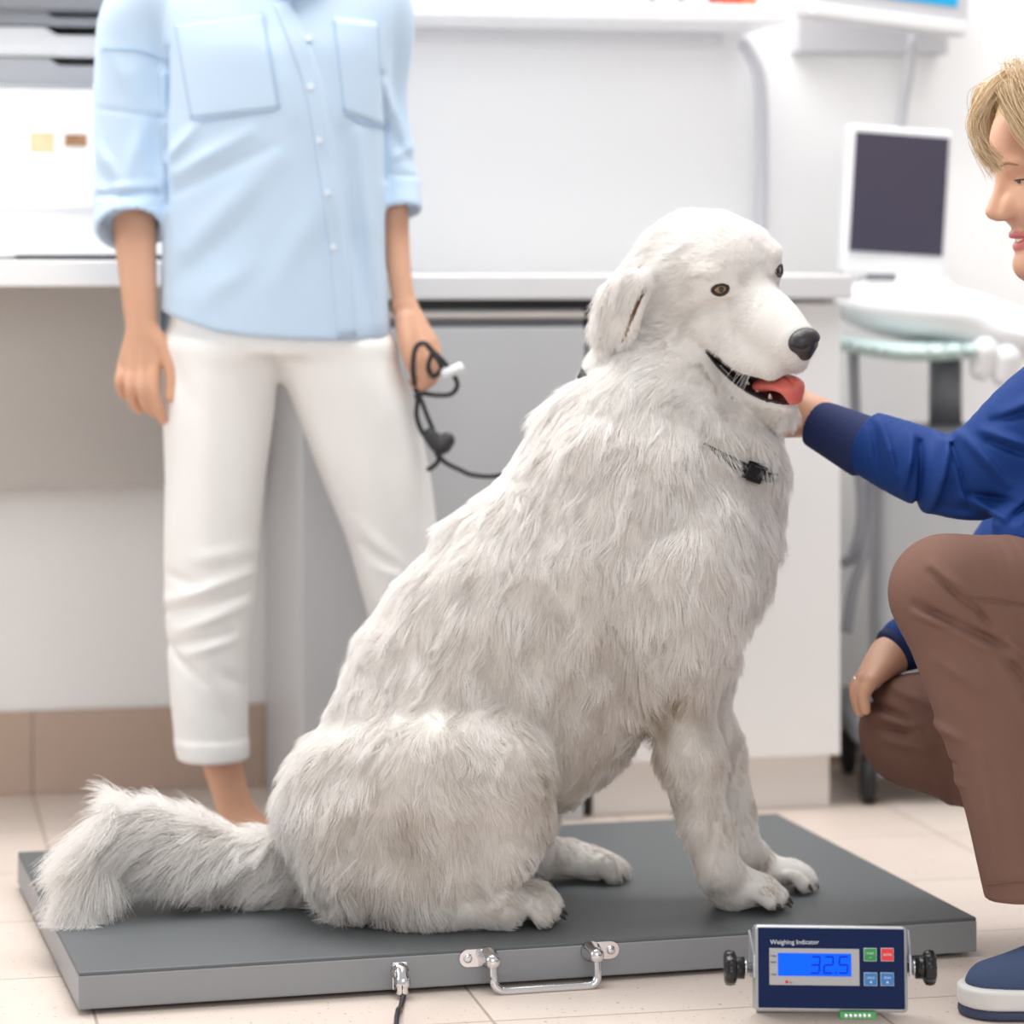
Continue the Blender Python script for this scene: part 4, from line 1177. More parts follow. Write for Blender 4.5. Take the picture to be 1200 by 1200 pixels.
# the coat is yellowed in places: armpit, belly, feet, round the eyes and the nose; part of the far hind paw's tint is painted shade
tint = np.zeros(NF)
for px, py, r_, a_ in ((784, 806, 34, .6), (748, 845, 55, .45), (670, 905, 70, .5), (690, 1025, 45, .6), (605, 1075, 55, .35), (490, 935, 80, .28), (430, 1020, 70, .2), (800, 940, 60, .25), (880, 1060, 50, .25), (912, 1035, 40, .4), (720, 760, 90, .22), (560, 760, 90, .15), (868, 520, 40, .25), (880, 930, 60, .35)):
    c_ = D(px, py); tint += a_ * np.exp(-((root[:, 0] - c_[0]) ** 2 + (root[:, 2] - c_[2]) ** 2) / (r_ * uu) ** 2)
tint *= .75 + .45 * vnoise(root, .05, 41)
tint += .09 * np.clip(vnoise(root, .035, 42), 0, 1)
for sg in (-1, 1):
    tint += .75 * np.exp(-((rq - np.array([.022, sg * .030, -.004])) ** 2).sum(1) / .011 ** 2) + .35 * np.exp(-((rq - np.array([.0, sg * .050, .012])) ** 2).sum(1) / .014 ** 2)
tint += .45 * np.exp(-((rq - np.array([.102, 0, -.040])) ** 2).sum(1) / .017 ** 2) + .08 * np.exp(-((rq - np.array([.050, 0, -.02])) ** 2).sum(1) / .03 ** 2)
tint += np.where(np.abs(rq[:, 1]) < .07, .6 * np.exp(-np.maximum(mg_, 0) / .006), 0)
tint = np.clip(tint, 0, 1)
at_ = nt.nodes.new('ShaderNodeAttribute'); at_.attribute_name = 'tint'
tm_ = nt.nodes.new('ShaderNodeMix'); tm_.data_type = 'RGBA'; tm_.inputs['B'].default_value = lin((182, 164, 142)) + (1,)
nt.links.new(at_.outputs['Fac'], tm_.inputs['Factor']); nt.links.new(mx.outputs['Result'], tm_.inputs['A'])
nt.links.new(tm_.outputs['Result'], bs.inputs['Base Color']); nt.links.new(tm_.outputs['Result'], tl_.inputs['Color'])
fur = strands('fur', pts, rad, m_f, dog)
fur.data.attributes.new('tint', 'FLOAT', 'CURVE')
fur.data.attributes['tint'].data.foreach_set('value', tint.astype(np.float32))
# whiskers
wk = []
for sg in (-1, 1):
    for k in range(9):
        f_ = .05 + .035 * rng.rand(); u_ = -.066 - .02 * rng.rand(); l_ = sg * np.interp(f_, [.05, .09], [.049, .034])
        p0 = H(f_, l_ * .8, u_); ln_ = .035 + .035 * rng.rand()
        dr = hl * sg * .8 + hf * (-.3 + .6 * rng.rand()) - hu * (.4 + .6 * rng.rand()); dr /= np.linalg.norm(dr)
        wk.append([p0 + dr * ln_ * t - np.array([0, 0, .008]) * t * t for t in np.linspace(0, 1, M_)])
wk = np.array(wk)
strands('whiskers', wk, np.tile(np.linspace(.0003, .00008, M_), (len(wk), 1)), m_f, dog)
# ------------------------------------------------------------------ people
M_skin = mat('skin', (216, 166, 137), 0.5, sss=.12, noise=.06, nscale=30, bump=.06, bscale=350)
M_lips = mat('lips', (206, 116, 112), 0.35, sss=.1)
M_nail = mat('nail', (232, 184, 166), 0.25)
def human_head(S, T, R, neck_base, neck_r=.055):
    e = lambda f, l, u, a, b, c, k=.02, op=1: S.ell(T(f, l, u), (a, b, c), R, k=k, op=op)
    e(-.012, 0, .045, .097, .077, .092)
    S.tube([T(.036, 0, .045), T(.040, 0, -.02), T(.048, 0, -.075)], [.054, .050, .034], k=.03)
    for g in (-1, 1):
        S.tube([T(-.012, g * .056, -.04), T(.02, g * .048, -.08), T(.068, g * .012, -.102)], [.022, .020, .017], k=.025)
        e(.060, g * .038, -.026, .026, .024, .026, .02)
        e(.072, g * .028, .028, .016, .026, .010, .012)
        e(.103, g * .032, .007, .020, .0175, .0095, .008, -1)
        e(.099, g * .0105, -.033, .009, .0078, .0068, .010); e(.088, g * .015, -.022, .013, .011, .013, .012)
        e(-.005, g * .077, .0, .016, .008, .030, .008)
    e(.076, 0, -.101, .017, .018, .015, .015)
    S.tube([T(.082, 0, .022), T(.094, 0, .0), T(.110, 0, -.026)], [.008, .0078, .0088], k=.012)
    S.tube([T(.068, -.026, -.063), T(.085, -.012, -.059), T(.0895, 0, -.0605), T(.085, .012, -.059), T(.068, .026, -.063)], [.0025, .0042, .0044, .0042, .0025], k=.006)
    S.tube([T(.068, -.025, -.065), T(.082, -.012, -.0735), T(.086, 0, -.0755), T(.082, .012, -.0735), T(.068, .025, -.065)], [.0025, .0048, .0052, .0048, .0025], k=.006)
    S.tube([T(.070, -.025, -.0640), T(.091, 0, -.0675), T(.070, .025, -.0640)], [.0015, .0032, .0015], k=.002, op=-1)
    S.tube([T(-.03, 0, -.04), np.asarray(neck_base)], [neck_r * .95, neck_r], k=.03)
def lips_at(T, R, O):
    def fn(c):
        q = (c - O) @ R.T
        up = np.abs(q[:, 2] + .0675) < .0122
        return up & (np.abs(q[:, 1]) < .024 - .2 * np.abs(q[:, 2] + .0675)) & (q[:, 0] > .072)
    return fn
def eyelids(parent, T, R, g, iris, gaze, top_a, low_a):
    c = T(.0695, g * .032, .0072); r = .0122
    e_ = eyeball(parent, c, gaze, r, iris, .22, .48, white=(238, 234, 230))
    fw = R[0] * .96 + R[1] * g * .28; fw /= np.linalg.norm(fw)
    lt = np.cross(R[2], fw); lt /= np.linalg.norm(lt); up = np.cross(fw, lt)
    for nm, a_in, a_out in (('upper_eyelid', top_a, 1.15), ('lower_eyelid', low_a, -.85)):
        vs, fs = [], []; n, m = 20, 8
        for rr in (r * 1.14, r * 1.0):
            for j in range(m + 1):
                for i in range(n + 1):
                    az = -1.45 + 2.9 * i / n
                    s_ = math.cos(az * 1.02) ** .6 if abs(az) < 1.5 else 0
                    a0 = -.08 + (a_in + .08) * s_
                    el = a0 + (a_out - a0) * j / m
                    vs.append(c + rr * (fw * math.cos(el) * math.cos(az) + lt * math.cos(el) * math.sin(az) + up * math.sin(el)))
        o = (n + 1) * (m + 1)
        for j in range(m):
            for i in range(n):
                q = [j * (n + 1) + i, j * (n + 1) + i + 1, (j + 1) * (n + 1) + i + 1, (j + 1) * (n + 1) + i]
                fs.append(tuple(q)); fs.append(tuple(o + k for k in q[::-1]))
        for i in range(n): fs.append((i, o + i, o + i + 1, i + 1))
        mesh_obj(nm, vs, np.array(fs), M_skin, parent, True)
        if nm == 'upper_eyelid':
            ed = vs[:n + 1]
            mb = MB(); mb.tube([p + fw * .0006 - up * .0003 for p in ed], [.0003 + .0008 * math.sin(math.pi * i / n) for i in range(n + 1)], 6)
            mb.build('eyelashes', mat('dark_lashes', (70, 54, 44), .6), parent)
def hand(S, wrist, wr, knuckles, kr, fingers, fr, thumb, tr, flat=None):
    """palm from the wrist to four knuckles, four fingers and a thumb that leaves the side of the palm near its base"""
    for kn, r in zip(knuckles, kr):
        S.tube([wrist, (np.asarray(wrist) * .45 + np.asarray(kn) * .55), kn], [wr, (wr + r) / 2, r], k=.005)
    for f, r in zip(fingers, fr): S.tube(f, r, k=.0025, n=5)
    S.tube(thumb, tr, k=.006, n=5)

def drape(bvh, poly_fn, nu, nv, lift, th, name, m, parent):
    """a thin piece of cloth sewn on a garment: poly_fn(u, v) -> photo pixel; laid on the garment surface"""
    top, bot = [], []
    for j in range(nv + 1):
        for i in range(nu + 1):
            p, n = hit(bvh, *poly_fn(i / nu, j / nv))
            if p is None: p, n = top[-1] - 0, np.array([0, -1.0, 0])
            top.append(p + n * (lift + th)); bot.append(p - n * .001)
    vs = top + bot; o = len(top); fs = []
    ix = lambda i, j: j * (nu + 1) + i
    for j in range(nv):
        for i in range(nu):
            q = (ix(i, j), ix(i + 1, j), ix(i + 1, j + 1), ix(i, j + 1))
            fs.append(q[::-1]); fs.append(tuple(o + k for k in q))
    bd = [ix(i, 0) for i in range(nu)] + [ix(nu, j) for j in range(nv)] + [ix(i, nv) for i in range(nu, 0, -1)] + [ix(0, j) for j in range(nv, 0, -1)]
    for a, b in zip(bd, bd[1:] + bd[:1]): fs.append((a, b, o + b, o + a))
    return mesh_obj(name, vs, fs, m, parent, True)
def bil4(c00, c10, c11, c01):
    c = [np.array(v, float) for v in (c00, c10, c11, c01)]
    return lambda u, v: tuple((c[0] * (1 - u) + c[1] * u) * (1 - v) + (c[3] * (1 - u) + c[2] * u) * v)
def seam(bvh, px, rad, name, m, parent, n=8, lift=0.0):
    pts = []
    for x, y in catmull(np.array(px, float), n):
        p, nn = hit(bvh, x, y)
        if p is not None: pts.append(p + nn * lift)
    if len(pts) < 2: return None
    mb = MB(); mb.tube(pts, rad, 6); return mb.build(name, m, parent)

# ---- the standing person ------------------------------------------------
DW = 4.35; uw = DW / F
def Q(px, py, dd=0.0): return P(px, py, DW + dd)
def rw(*a): return [v * uw for v in a]
wom = empty('person', Q(330, 1009) * np.array([1, 1, 0]), 'standing person in pale blue shirt and white trousers holding a black leash', 'person')
HO = Q(345, -190, 0.0)
HRs = np.stack([np.array([.17, -.985, 0]), np.array([.985, .17, 0]), np.array([0, 0, 1.])])
Ts = lambda f, l, u: HO + HRs[0] * f + HRs[1] * l + HRs[2] * u
B = Sdf(0.0026)
human_head(B, Ts, HRs, Q(345, -20, .015))
B.loft([(215, 430, -20, DW, .065), (210, 434, 100, DW, .085), (212, 436, 300, DW, .08), (207, 447, 400, DW, .085)], k=.03)
B.tube([Q(225, -15, .01), Q(165, 20, .01)], rw(38, 34), k=.03); B.tube([Q(425, -15, .01), Q(448, 20, .03)], rw(34, 24), k=.03)
# her right arm (left in view)
B.tube([Q(160, 10, .01), Q(152, 120, .02), Q(154, 225, .01)], rw(34, 31, 27), k=.02)
B.tube([Q(154, 225, .01), Q(158, 275, -.01), Q(162, 330, -.03), Q(164, 360, -.035), Q(166, 392, -.04)], rw(27, 26, 22, 20.5, 17), k=.012, flat=(np.array([.35, .94, 0]), .8))
w0 = Q(165, 372, -.037)
kn = [Q(145, 430, -.035), Q(156, 432, -.045), Q(168, 431, -.05), Q(181, 424, -.047)]
hand(B, w0, .0165, kn, [.0100, .0110, .0115, .0112],
     [[kn[0], Q(141, 447, -.045), Q(144, 460, -.03), Q(150, 466, -.02)],
      [kn[1], Q(153, 455, -.056), Q(157, 472, -.04), Q(164, 480, -.025)],
      [kn[2], Q(167, 456, -.062), Q(172, 474, -.052), Q(181, 484, -.035)],
      [kn[3], Q(179, 454, -.060), Q(184, 476, -.056), Q(191, 492, -.046)]],
     [[.0095, .0085, .0078, .0065], [.0105, .0095, .0086, .007], [.0108, .0098, .009, .0072], [.0106, .0096, .0088, .007]],
     [Q(176, 388, -.04), Q(192, 408, -.048), Q(202, 436, -.055), Q(200, 466, -.06)], [.015, .0125, .0105, .0075])
# her left arm (right in view), fist round the leash
B.tube([Q(446, 15, .03), Q(452, 110, .035), Q(463, 215, .03)], rw(22, 18, 16), k=.02)
B.tube([Q(463, 215, .03), Q(464, 270, .03), Q(468, 320, .01), Q(473, 352, .0)], rw(16, 15.5, 14, 13.5), k=.01)
w1 = Q(474, 360, 0)
kn = [Q(508, 408, .02), Q(506, 402, .0), Q(500, 402, -.018), Q(493, 404, -.03)]
hand(B, w1, .0175, kn, [.0105, .011, .0115, .0112],
     [[kn[0], Q(512, 425, .015), Q(506, 440, .0), Q(496, 436, -.005)],
      [kn[1], Q(511, 425, -.008), Q(505, 446, -.015), Q(492, 442, -.012)],
      [kn[2], Q(506, 428, -.028), Q(499, 450, -.03), Q(488, 446, -.02)],
      [kn[3], Q(498, 430, -.04), Q(493, 452, -.038), Q(484, 448, -.022)]],
     [[.0100, .009, .0082, .0068], [.0105, .0098, .009, .007], [.0108, .01, .0092, .0072], [.0106, .0098, .009, .007]],
     [Q(474, 376, -.018), Q(476, 398, -.036), Q(481, 420, -.045), Q(486, 438, -.044)], [.015, .0125, .011, .008])
# legs and bare ankles
B.tube([Q(255, 390), Q(255, 620), Q(246, 700), Q(248, 830)], rw(52, 40, 36, 26), k=.02)
B.tube([Q(400, 390), Q(420, 480, .01), Q(441, 560, .02), Q(460, 630, .03), Q(476, 715, .03), Q(490, 840, .05)], rw(46, 42, 38, 34, 30, 24), k=.02)
B.tube([Q(248, 830), Q(258, 885), Q(272, 935), Q(285, 978)], rw(27, 23, 21, 24), k=.02)
B.tube([Q(490, 840, .05), Q(492, 900, .06), Q(494, 978, .07)], rw(26, 22, 24), k=.02)
def foot(S, ank, toe, sz):
    toe = np.array(toe); ank = np.array(ank)
    g = ank.copy(); g[2] = .03
    S.tube([ank, g + (g - toe) * .12 + np.array([0, 0, .0])], [.03, .027], k=.02)
    S.tube([g, (g + toe) / 2 + np.array([0, 0, .012]), toe], [.028, .026, .016], k=.015)
ft1 = Q(335, 1000, -.01); ft1[2] = .018; ft2 = Q(545, 1000, .07); ft2[2] = .018
foot(B, Q(286, 975), ft1, 0); foot(B, Q(494, 975, .07), ft2, 0)
lf = lips_at(Ts, HRs, HO)
B.build('body', [M_skin, M_lips], wom, lambda c: lf(c).astype(int))
for g in (-1, 1):
    eyelids(wom, Ts, HRs, g, (96, 74, 52), HRs[0], .30, -.36)
# hair, tied back
Hs = Sdf(.005)
Hs.ell(Ts(-.02, 0, .055), (.107, .090, .102), HRs, k=.01)
Hs.raw(lambda p: -(((p - HO) @ HRs.T)[:, 0] - (.095 + .75 * (((p - HO) @ HRs.T)[:, 2] - .085))), HO - .2, HO + .2, .006, -1)
Hs.ell(Ts(-.14, 0, .05), (.05, .05, .05), HRs, k=.02)
Hs.build('hair', mat('brown_hair', (110, 82, 60), .5, bump=.4, bscale=160), wom)
# shirt
M_shirt = mat('pale_blue_cotton', (192, 214, 236), 0.75, noise=.04, nscale=10, bump=.10, bscale=420, sheen=.2)
V = Sdf(.0036)
V.loft([(282, 408, -58, DW, .055), (250, 432, -42, DW + .005, .075), (190, 470, -22, DW + .01, .092), (182, 474, 10, DW + .01, .105), (192, 462, 60, DW, .116), (194, 457, 130, DW, .120), (192, 453, 200, DW, .118), (191, 451, 290, DW, .118), (189, 455, 360, DW, .122), (188, 459, 410, DW, .124)], k=.02, ex=2.3)
V.tube([Q(196, -20, .01), Q(160, 20, .012), Q(153, 75, .015), Q(152, 150, .012), Q(153, 236, -.005)], rw(42, 42, 42, 43, 41), k=.02)
V.tube([Q(440, -20, .01), Q(452, 30, .02), Q(452, 110, .035), Q(461, 180, .035), Q(468, 215, .03)], rw(36, 34, 26, 24, 24), k=.014)
V.cyl(Q(152.5, 226, .012), Q(152.5, 272, -.035), .0535, .0520, .010, k=.006)
V.cyl(Q(468, 208, .035), Q(471, 250, .012), .0300, .0310, .008, k=.006)
# hollow sleeves and neck
V.cyl(Q(152.5, 250, -.02), Q(152.5, 290, -.052), .043, .046, .004, k=.003, op=-1)
V.cyl(Q(470, 240, .018), Q(472, 268, .0), .0245, .026, .004, k=.003, op=-1)
V.tube([Ts(-.02, 0, -.06), Q(345, -30, 0)], [.066, .062], k=.01, op=-1)
# open collar
V.tube([Q(340, -72, -.07), Q(340, -44, -.11), Q(343, -10, -.125), Q(346, 6, -.128)], rw(40, 22, 7, 2), k=.008, op=-1)
V.tube([Q(349, -10, -.11), Q(330, -34, -.095), Q(296, -55, -.02), Q(320, -66, .06)], rw(8, 16, 20, 20), k=.008, flat=(np.array([0, 1., 0]), .5))
V.tube([Q(349, -10, -.11), Q(372, -34, -.095), Q(398, -55, -.02), Q(370, -66, .06)], rw(8, 16, 20, 20), k=.008, flat=(np.array([0, 1., 0]), .5))
zx = np.array([Q(x, 0)[0] for x in (120, 182, 200, 230, 262, 300, 340, 420, 465, 500)]); zy = np.array([Q(0, y)[2] for y in (360, 362, 367, 377, 386, 392, 395, 397, 395, 394)])
V.raw(lambda p: np.where((p[:, 2] < .95) & (p[:, 0] > Q(186, 0)[0]) , p[:, 2] - np.interp(p[:, 0], zx, zy), 9.0) * .8, Q(186, 420, -.2), Q(470, 340, .2), .004, -1)
V.disp = folds([
    # torso drape
    (205, 210, 300, 160, 9, .006), (212, 228, 330, 175, 7, -.004), (200, 190, 240, 150, 7, .006), (230, 290, 330, 190, 16, .006), (215, 330, 300, 260, 14, -.003), (330, 330, 390, 230, 18, .004), (250, 350, 300, 310, 14, .004),
    (390, 210, 425, 380, 9, .004), (405, 160, 432, 390, 10, -.005), (425, 160, 446, 380, 8, .006), (195, 90, 205, 200, 7, .008), (201, 60, 200, 240, 4, -.010), (376, 100, 405, 260, 12, .003),
    (330, 60, 350, 140, 12, .004), (300, 20, 330, 60, 10, -.003), (448, 90, 452, 210, 5, -.006),
    # sleeves
    (120, 175, 140, 205, 6, .006), (115, 195, 135, 225, 6, -.005), (180, 130, 150, 220, 9, .005), (165, 100, 185, 190, 8, -.004), (120, 222, 185, 218, 5, .005), (118, 229, 190, 227, 3.5, -.006), (114, 128, 196, 140, 2.5, -.0025), (130, 60, 170, 118, 12, .004),
    (452, 100, 478, 170, 6, .004), (455, 150, 480, 190, 5, -.004), (455, 204, 495, 207, 3, -.004), (460, 185, 486, 170, 6, .004)], DW)
shirt = V.build('shirt', M_shirt, wom)
sb = bvh_of(V.v, V.f)
def pk(c00, c10, c11, c01):
    f0 = bil4(c00, c10, c11, c01)
    return f0
drape(sb, pk((204, 26), (308, 14), (327, 128), (224, 140)), 16, 16, .0004, .0016, 'pocket', M_shirt, shirt)
drape(sb, pk((390, 20), (440, 26), (450, 149), (402, 131)), 12, 16, .0004, .0016, 'pocket', M_shirt, shirt)
M_stitch = mat('blue_stitch', (168, 194, 220), .8)
for ln_ in ([(204, 27), (308, 15)], [(206, 27), (226, 140), (240, 141), (320, 129), (327, 126), (308, 15)], [(391, 20), (403, 131), (420, 143), (449, 149), (441, 27)], [(118, 56), (160, 58), (199, 72)]):
    for a_, b_ in zip(ln_[:-1], ln_[1:]): seam(sb, [a_, b_], .0011, 'seam', M_stitch, shirt, 14, .0016)
pl_l = catmull(np.array([(342, 2), (360, 46), (376, 92), (388, 150), (400, 230), (410, 310), (417, 394)], float), 6)
pl_x = lambda v: np.array([np.interp(v, np.linspace(0, 1, len(pl_l)), pl_l[:, i]) for i in (0, 1)])
drape(sb, lambda u, v: tuple(pl_x(v) + np.array([-22 + 22 * u, 3 - 3 * u])), 5, 48, .0004, .0018, 'placket', M_shirt, shirt)
for x, y in ((362, 46), (364, 102), (374, 165), (384, 226), (390, 290)):
    p, n = hit(sb, x, y)
    if p is None: continue
    mb = MB(); mb.lathe(p + n * .0022, n, [(-.001, .0052), (.0012, .0052), (.0020, .0044), (.0016, .0030), (.0016, .001)], 18)
    mb.build('button', mat('pearl_button', (214, 226, 240), .25, coat=.6), shirt)
# trousers
M_trous = mat('white_cotton', (245, 243, 241), 0.8, noise=.03, nscale=8, bump=.08, bscale=380)
K = Sdf(.0036)
K.loft([(205, 446, 335, DW, .100), (197, 452, 365, DW, .104), (192, 459, 400, DW, .106), (192, 462, 415, DW, .104)], k=.012, rnd=.01)
K.loft([(192, 338, 398, DW, .098), (190, 329, 440, DW, .096), (191, 322, 480, DW, .092), (194, 311, 560, DW, .086), (193, 303, 640, DW, .08), (193, 299, 700, DW, .074), (196, 292, 760, DW, .068), (201, 291, 830, DW, .062), (205, 291, 868, DW, .06)], k=.03, rnd=.008)
K.loft([(318, 461, 398, DW, .098), (332, 472, 440, DW + .005, .096), (347, 488, 480, DW + .01, .092), (377, 505, 560, DW + .02, .086), (406, 514, 630, DW + .03, .08), (430, 522, 715, DW + .03, .072), (446, 528, 800, DW + .045, .064), (455, 534, 868, DW + .055, .06)], k=.02, rnd=.008)
K.loft([(203, 292.5, 864, DW, .064), (208, 292, 889, DW, .064)], k=.003, rnd=.005)
K.loft([(453, 535, 864, DW + .055, .064), (456, 536, 889, DW + .055, .064)], k=.003, rnd=.005)
K.cyl(Q(250, 878), Q(250, 905), .044, .044, .003, k=.003, op=-1); K.cyl(Q(495, 878, .055), Q(495, 905, .055), .044, .044, .003, k=.003, op=-1)
K.disp = folds([(200, 700, 295, 668, 7, .009), (198, 714, 288, 693, 5, -.007), (215, 733, 290, 705, 7, .008), (205, 752, 275, 738, 5, -.007), (198, 752, 245, 793, 6, -.006), (225, 760, 280, 742, 7, .006), (200, 668, 240, 680, 6, -.004), (235, 650, 298, 640, 9, .005), (260, 780, 285, 800, 8, -.004), (215, 800, 240, 860, 8, .003), (250, 800, 280, 860, 8, -.003),
                (250, 420, 248, 640, 16, .004), (205, 420, 232, 470, 12, -.004), (300, 410, 325, 430, 8, -.005), (210, 560, 205, 660, 10, .003), (340, 430, 420, 620, 14, .004), (440, 470, 480, 600, 14, -.003), (420, 610, 470, 660, 8, .006), (425, 635, 480, 672, 6, -.006), (440, 660, 500, 680, 8, .006), (326, 405, 324, 470, 4, -.004), (400, 560, 440, 660, 8, -.003)], DW)
tro = K.build('trousers', M_trous, wom)
# low white shoes, mostly behind the dog
for ank, toe in ((Q(286, 975), ft1), (Q(494, 975, .07), ft2)):
    sh_ = Sdf(.004); g_ = ank.copy(); g_[2] = .034
    dirv = (toe - g_) * np.array([1, 1, 0]); dirv = dirv / np.linalg.norm(dirv)
    sh_.tube([g_ - dirv * .035 - np.array([0, 0, .008]), g_ + dirv * .05 - np.array([0, 0, .010]), toe + dirv * .02 + np.array([0, 0, .004])], [.030, .030, .024], k=.01)
    sh_.raw(lambda p: p[:, 2] - .001, g_ - .3, g_ * np.array([1, 1, 0]) + np.array([.3, .3, .001]), .002, -1)
    sh_.cyl(g_ - dirv * .0 , g_ + np.array([0, 0, .06]), .03, .034, .004, k=.006, op=-1)
    sh_.build('shoe', mat('white_shoe', (232, 230, 228), .6), wom)

# ---- the leash ------------------------------------------------------------
M_leash = mat('black_leash_cord', (40, 40, 44), .55, bump=.3, bscale=500)
leash = empty('leash', Q(505, 470, 0), 'black dog leash with a white handle hanging from the standing hand', 'leash')
L_ = [[Q(486, 452, -.055), Q(484, 430, -.062), Q(487, 408, -.062), Q(497, 402, -.062), Q(508, 412, -.06), Q(520, 424, -.055), Q(532, 440, -.045), Q(536, 452, -.035), Q(528, 462, -.03), Q(510, 463, -.03), Q(494, 461, -.035), Q(486, 466, -.035)],
      [Q(486, 455, -.045), Q(494, 470, -.04), Q(500, 486, -.035), Q(506, 500, -.03), Q(512, 514, -.03)],
      [Q(490, 465, -.03), Q(488, 486, -.03), Q(494, 505, -.03), Q(505, 520, -.03), Q(516, 532, -.03)],
      [Q(500, 404, -.06), Q(512, 420, -.062), Q(517, 432, -.055), Q(508, 441, -.05), Q(502, 430, -.055), Q(506, 415, -.06)],
      [Q(508, 522, -.03), Q(514, 538, -.03), Q(506, 548, -.03), Q(500, 550, -.03)],
      [Q(510, 530, -.03), Q(522, 542, -.03), Q(538, 550, -.04), Q(556, 557, -.06), Q(590, 556, -.12), Q(640, 530, -.25), Q(690, 480, -.38), P(720, 462, 3.87)]]
mb = MB()
for l in L_: mb.tube(catmull(np.array(l), 6), .0036, 8)
cord = mb.build('cord', M_leash, leash)
S2 = Sdf(.003); S2.tube([Q(504, 510, -.03), Q(516, 522, -.03), Q(524, 516, -.03)], [.011, .014, .012], k=.01); S2.build('clasp', mat('dark_leash_clip', (50, 50, 54), .4), leash)
mb = MB(); mb.tube([Q(518, 440, -.06), Q(520, 439, -.06), Q(541, 430, -.065), Q(543, 429, -.065)], [.004, .0075, .0075, .004], 14); mb.build('white_toggle', M_pw, leash)

# ---- the crouching person ---------------------------------------------------
cr = empty('person', P(1290, 1130, 3.62) * np.array([1, 1, 0]), 'crouching person in navy scrub top and brown trousers touching the dog', 'person')
yw, pt = math.radians(10), math.radians(11)
f2 = np.array([-math.cos(yw) * math.cos(pt), -math.sin(yw) * math.cos(pt), -math.sin(pt)])
l2 = np.cross([0, 0, 1.], f2); l2 /= np.linalg.norm(l2)
u2 = np.cross(f2, l2)
HR2 = np.stack([f2, l2, u2])
HO2 = P(1154, 252, 3.70) - f2 * .1205 + u2 * .028
T2 = lambda f, l, u: HO2 + f2 * f + l2 * l + u2 * u
X = Sdf(0.0026)
human_head(X, T2, HR2, P(1318, 372, 3.74))
X.tube([P(1325, 420, 3.74), P(1390, 560, 3.76), P(1450, 700, 3.76)], [.10, .11, .12], k=.04, flat=(np.array([0, 1., 0]), 1.25))
# her left arm reaching for the dog
X.tube([P(1310, 445, 3.60), P(1215, 510, 3.66), P(1125, 566, 3.74)], [.046, .040, .032], k=.02)
X.tube([P(1125, 562, 3.745), P(1040, 528, 3.81), P(965, 493, 3.86)], [.032, .030, .0265], k=.01)
wr = P(952, 488, 3.868)
kn = [P(905, 448, 3.945), P(898, 466, 3.955), P(897, 486, 3.955), P(902, 504, 3.945)]
hand(X, wr, .0265, kn, [.0112, .0115, .0115, .0105],
     [[kn[0], P(878, 440, 3.955), P(862, 437, 3.945)], [kn[1], P(868, 460, 3.965), P(850, 459, 3.955)], [kn[2], P(868, 484, 3.965), P(852, 486, 3.955)], [kn[3], P(880, 508, 3.955), P(866, 512, 3.945)]],
     [[.0105, .0095, .007], [.0108, .0098, .0072], [.0106, .0096, .007], [.0098, .0088, .0065]],
     [P(935, 472, 3.87), P(922, 452, 3.875), P(908, 444, 3.88)], [.016, .0125, .0085])
# her right arm, hand on the far knee
X.tube([P(1330, 455, 3.90), P(1215, 610, 3.96), P(1130, 720, 3.92)], [.047, .042, .038], k=.02)
X.tube([P(1130, 720, 3.92), P(1075, 748, 3.89), P(1045, 768, 3.865)], [.036, .031, .026], k=.01)
wr2 = P(1040, 770, 3.86)
kn = [P(1018, 786, 3.845), P(1014, 792, 3.828), P(1014, 797, 3.810), P(1020, 799, 3.795)]
hand(X, wr2, .0235, kn, [.0115, .0115, .0112, .0105],
     [[kn[0], P(1008, 802, 3.845), P(1008, 822, 3.840)], [kn[1], P(1004, 806, 3.825), P(1006, 830, 3.818)], [kn[2], P(1004, 812, 3.805), P(1008, 834, 3.795)], [kn[3], P(1012, 815, 3.785), P(1014, 832, 3.778)]],
     [[.0105, .0098, .0075], [.0108, .0100, .0078], [.0106, .0098, .0075], [.0098, .0090, .007]],
     [P(1042, 778, 3.90), P(1028, 790, 3.905), P(1016, 802, 3.90)], [.015, .012, .009])
# legs
X.tube([P(1455, 730, 3.68), P(1280, 700, 3.62), P(1112, 694, 3.555)], [.095, .078, .048], k=.03)
X.tube([P(1112, 700, 3.555), P(1152, 800, 3.54), P(1186, 920, 3.525), P(1236, 1046, 3.50), P(1286, 1130, 3.49)], [.044, .044, .040, .033, .031], k=.02)
X.tube([P(1460, 790, 3.86), P(1270, 820, 3.86), P(1070, 850, 3.84)], [.095, .075, .046], k=.03)
X.tube([P(1072, 858, 3.84), P(1200, 918, 3.88), P(1370, 985, 3.93)], [.046, .048, .034], k=.02)
an1 = P(1286, 1130, 3.49); t1 = P(1200, 1170, 3.46); t1[2] = .022
foot(X, an1, t1, 0)
an2 = P(1372, 985, 3.93); t2 = P(1330, 1070, 3.90); t2[2] = .025
foot(X, an2, t2, 0)
lf2 = lips_at(T2, HR2, HO2)
X.build('body', [M_skin, M_lips], cr, lambda c: lf2(c).astype(int))
xb = bvh_of(X.v, X.f)
for g in (-1, 1):
    eyelids(cr, T2, HR2, g, (92, 96, 84), f2 * .9 + l2 * .10 * g - u2 * .28, .10, -.30)
    bpts = []
    for q_ in catmull(np.array([(.0, .014, .0285), (.0, .022, .0310), (.0, .034, .0315), (.0, .048, .0270)]), 6):
        h_, n_, _, _ = xb.ray_cast(Vector(T2(.2, g * q_[1], q_[2])), Vector(-f2))
        if h_ is not None: bpts.append(np.array(h_))
    mb = MB(); mb.tube(bpts, [.0009 + .0014 * math.sin(math.pi * (.12 + .88 * i / (len(bpts) - 1))) for i in range(len(bpts))], 8); mb.build('eyebrow', mat('brow_hair', (158, 122, 94), .7), cr)
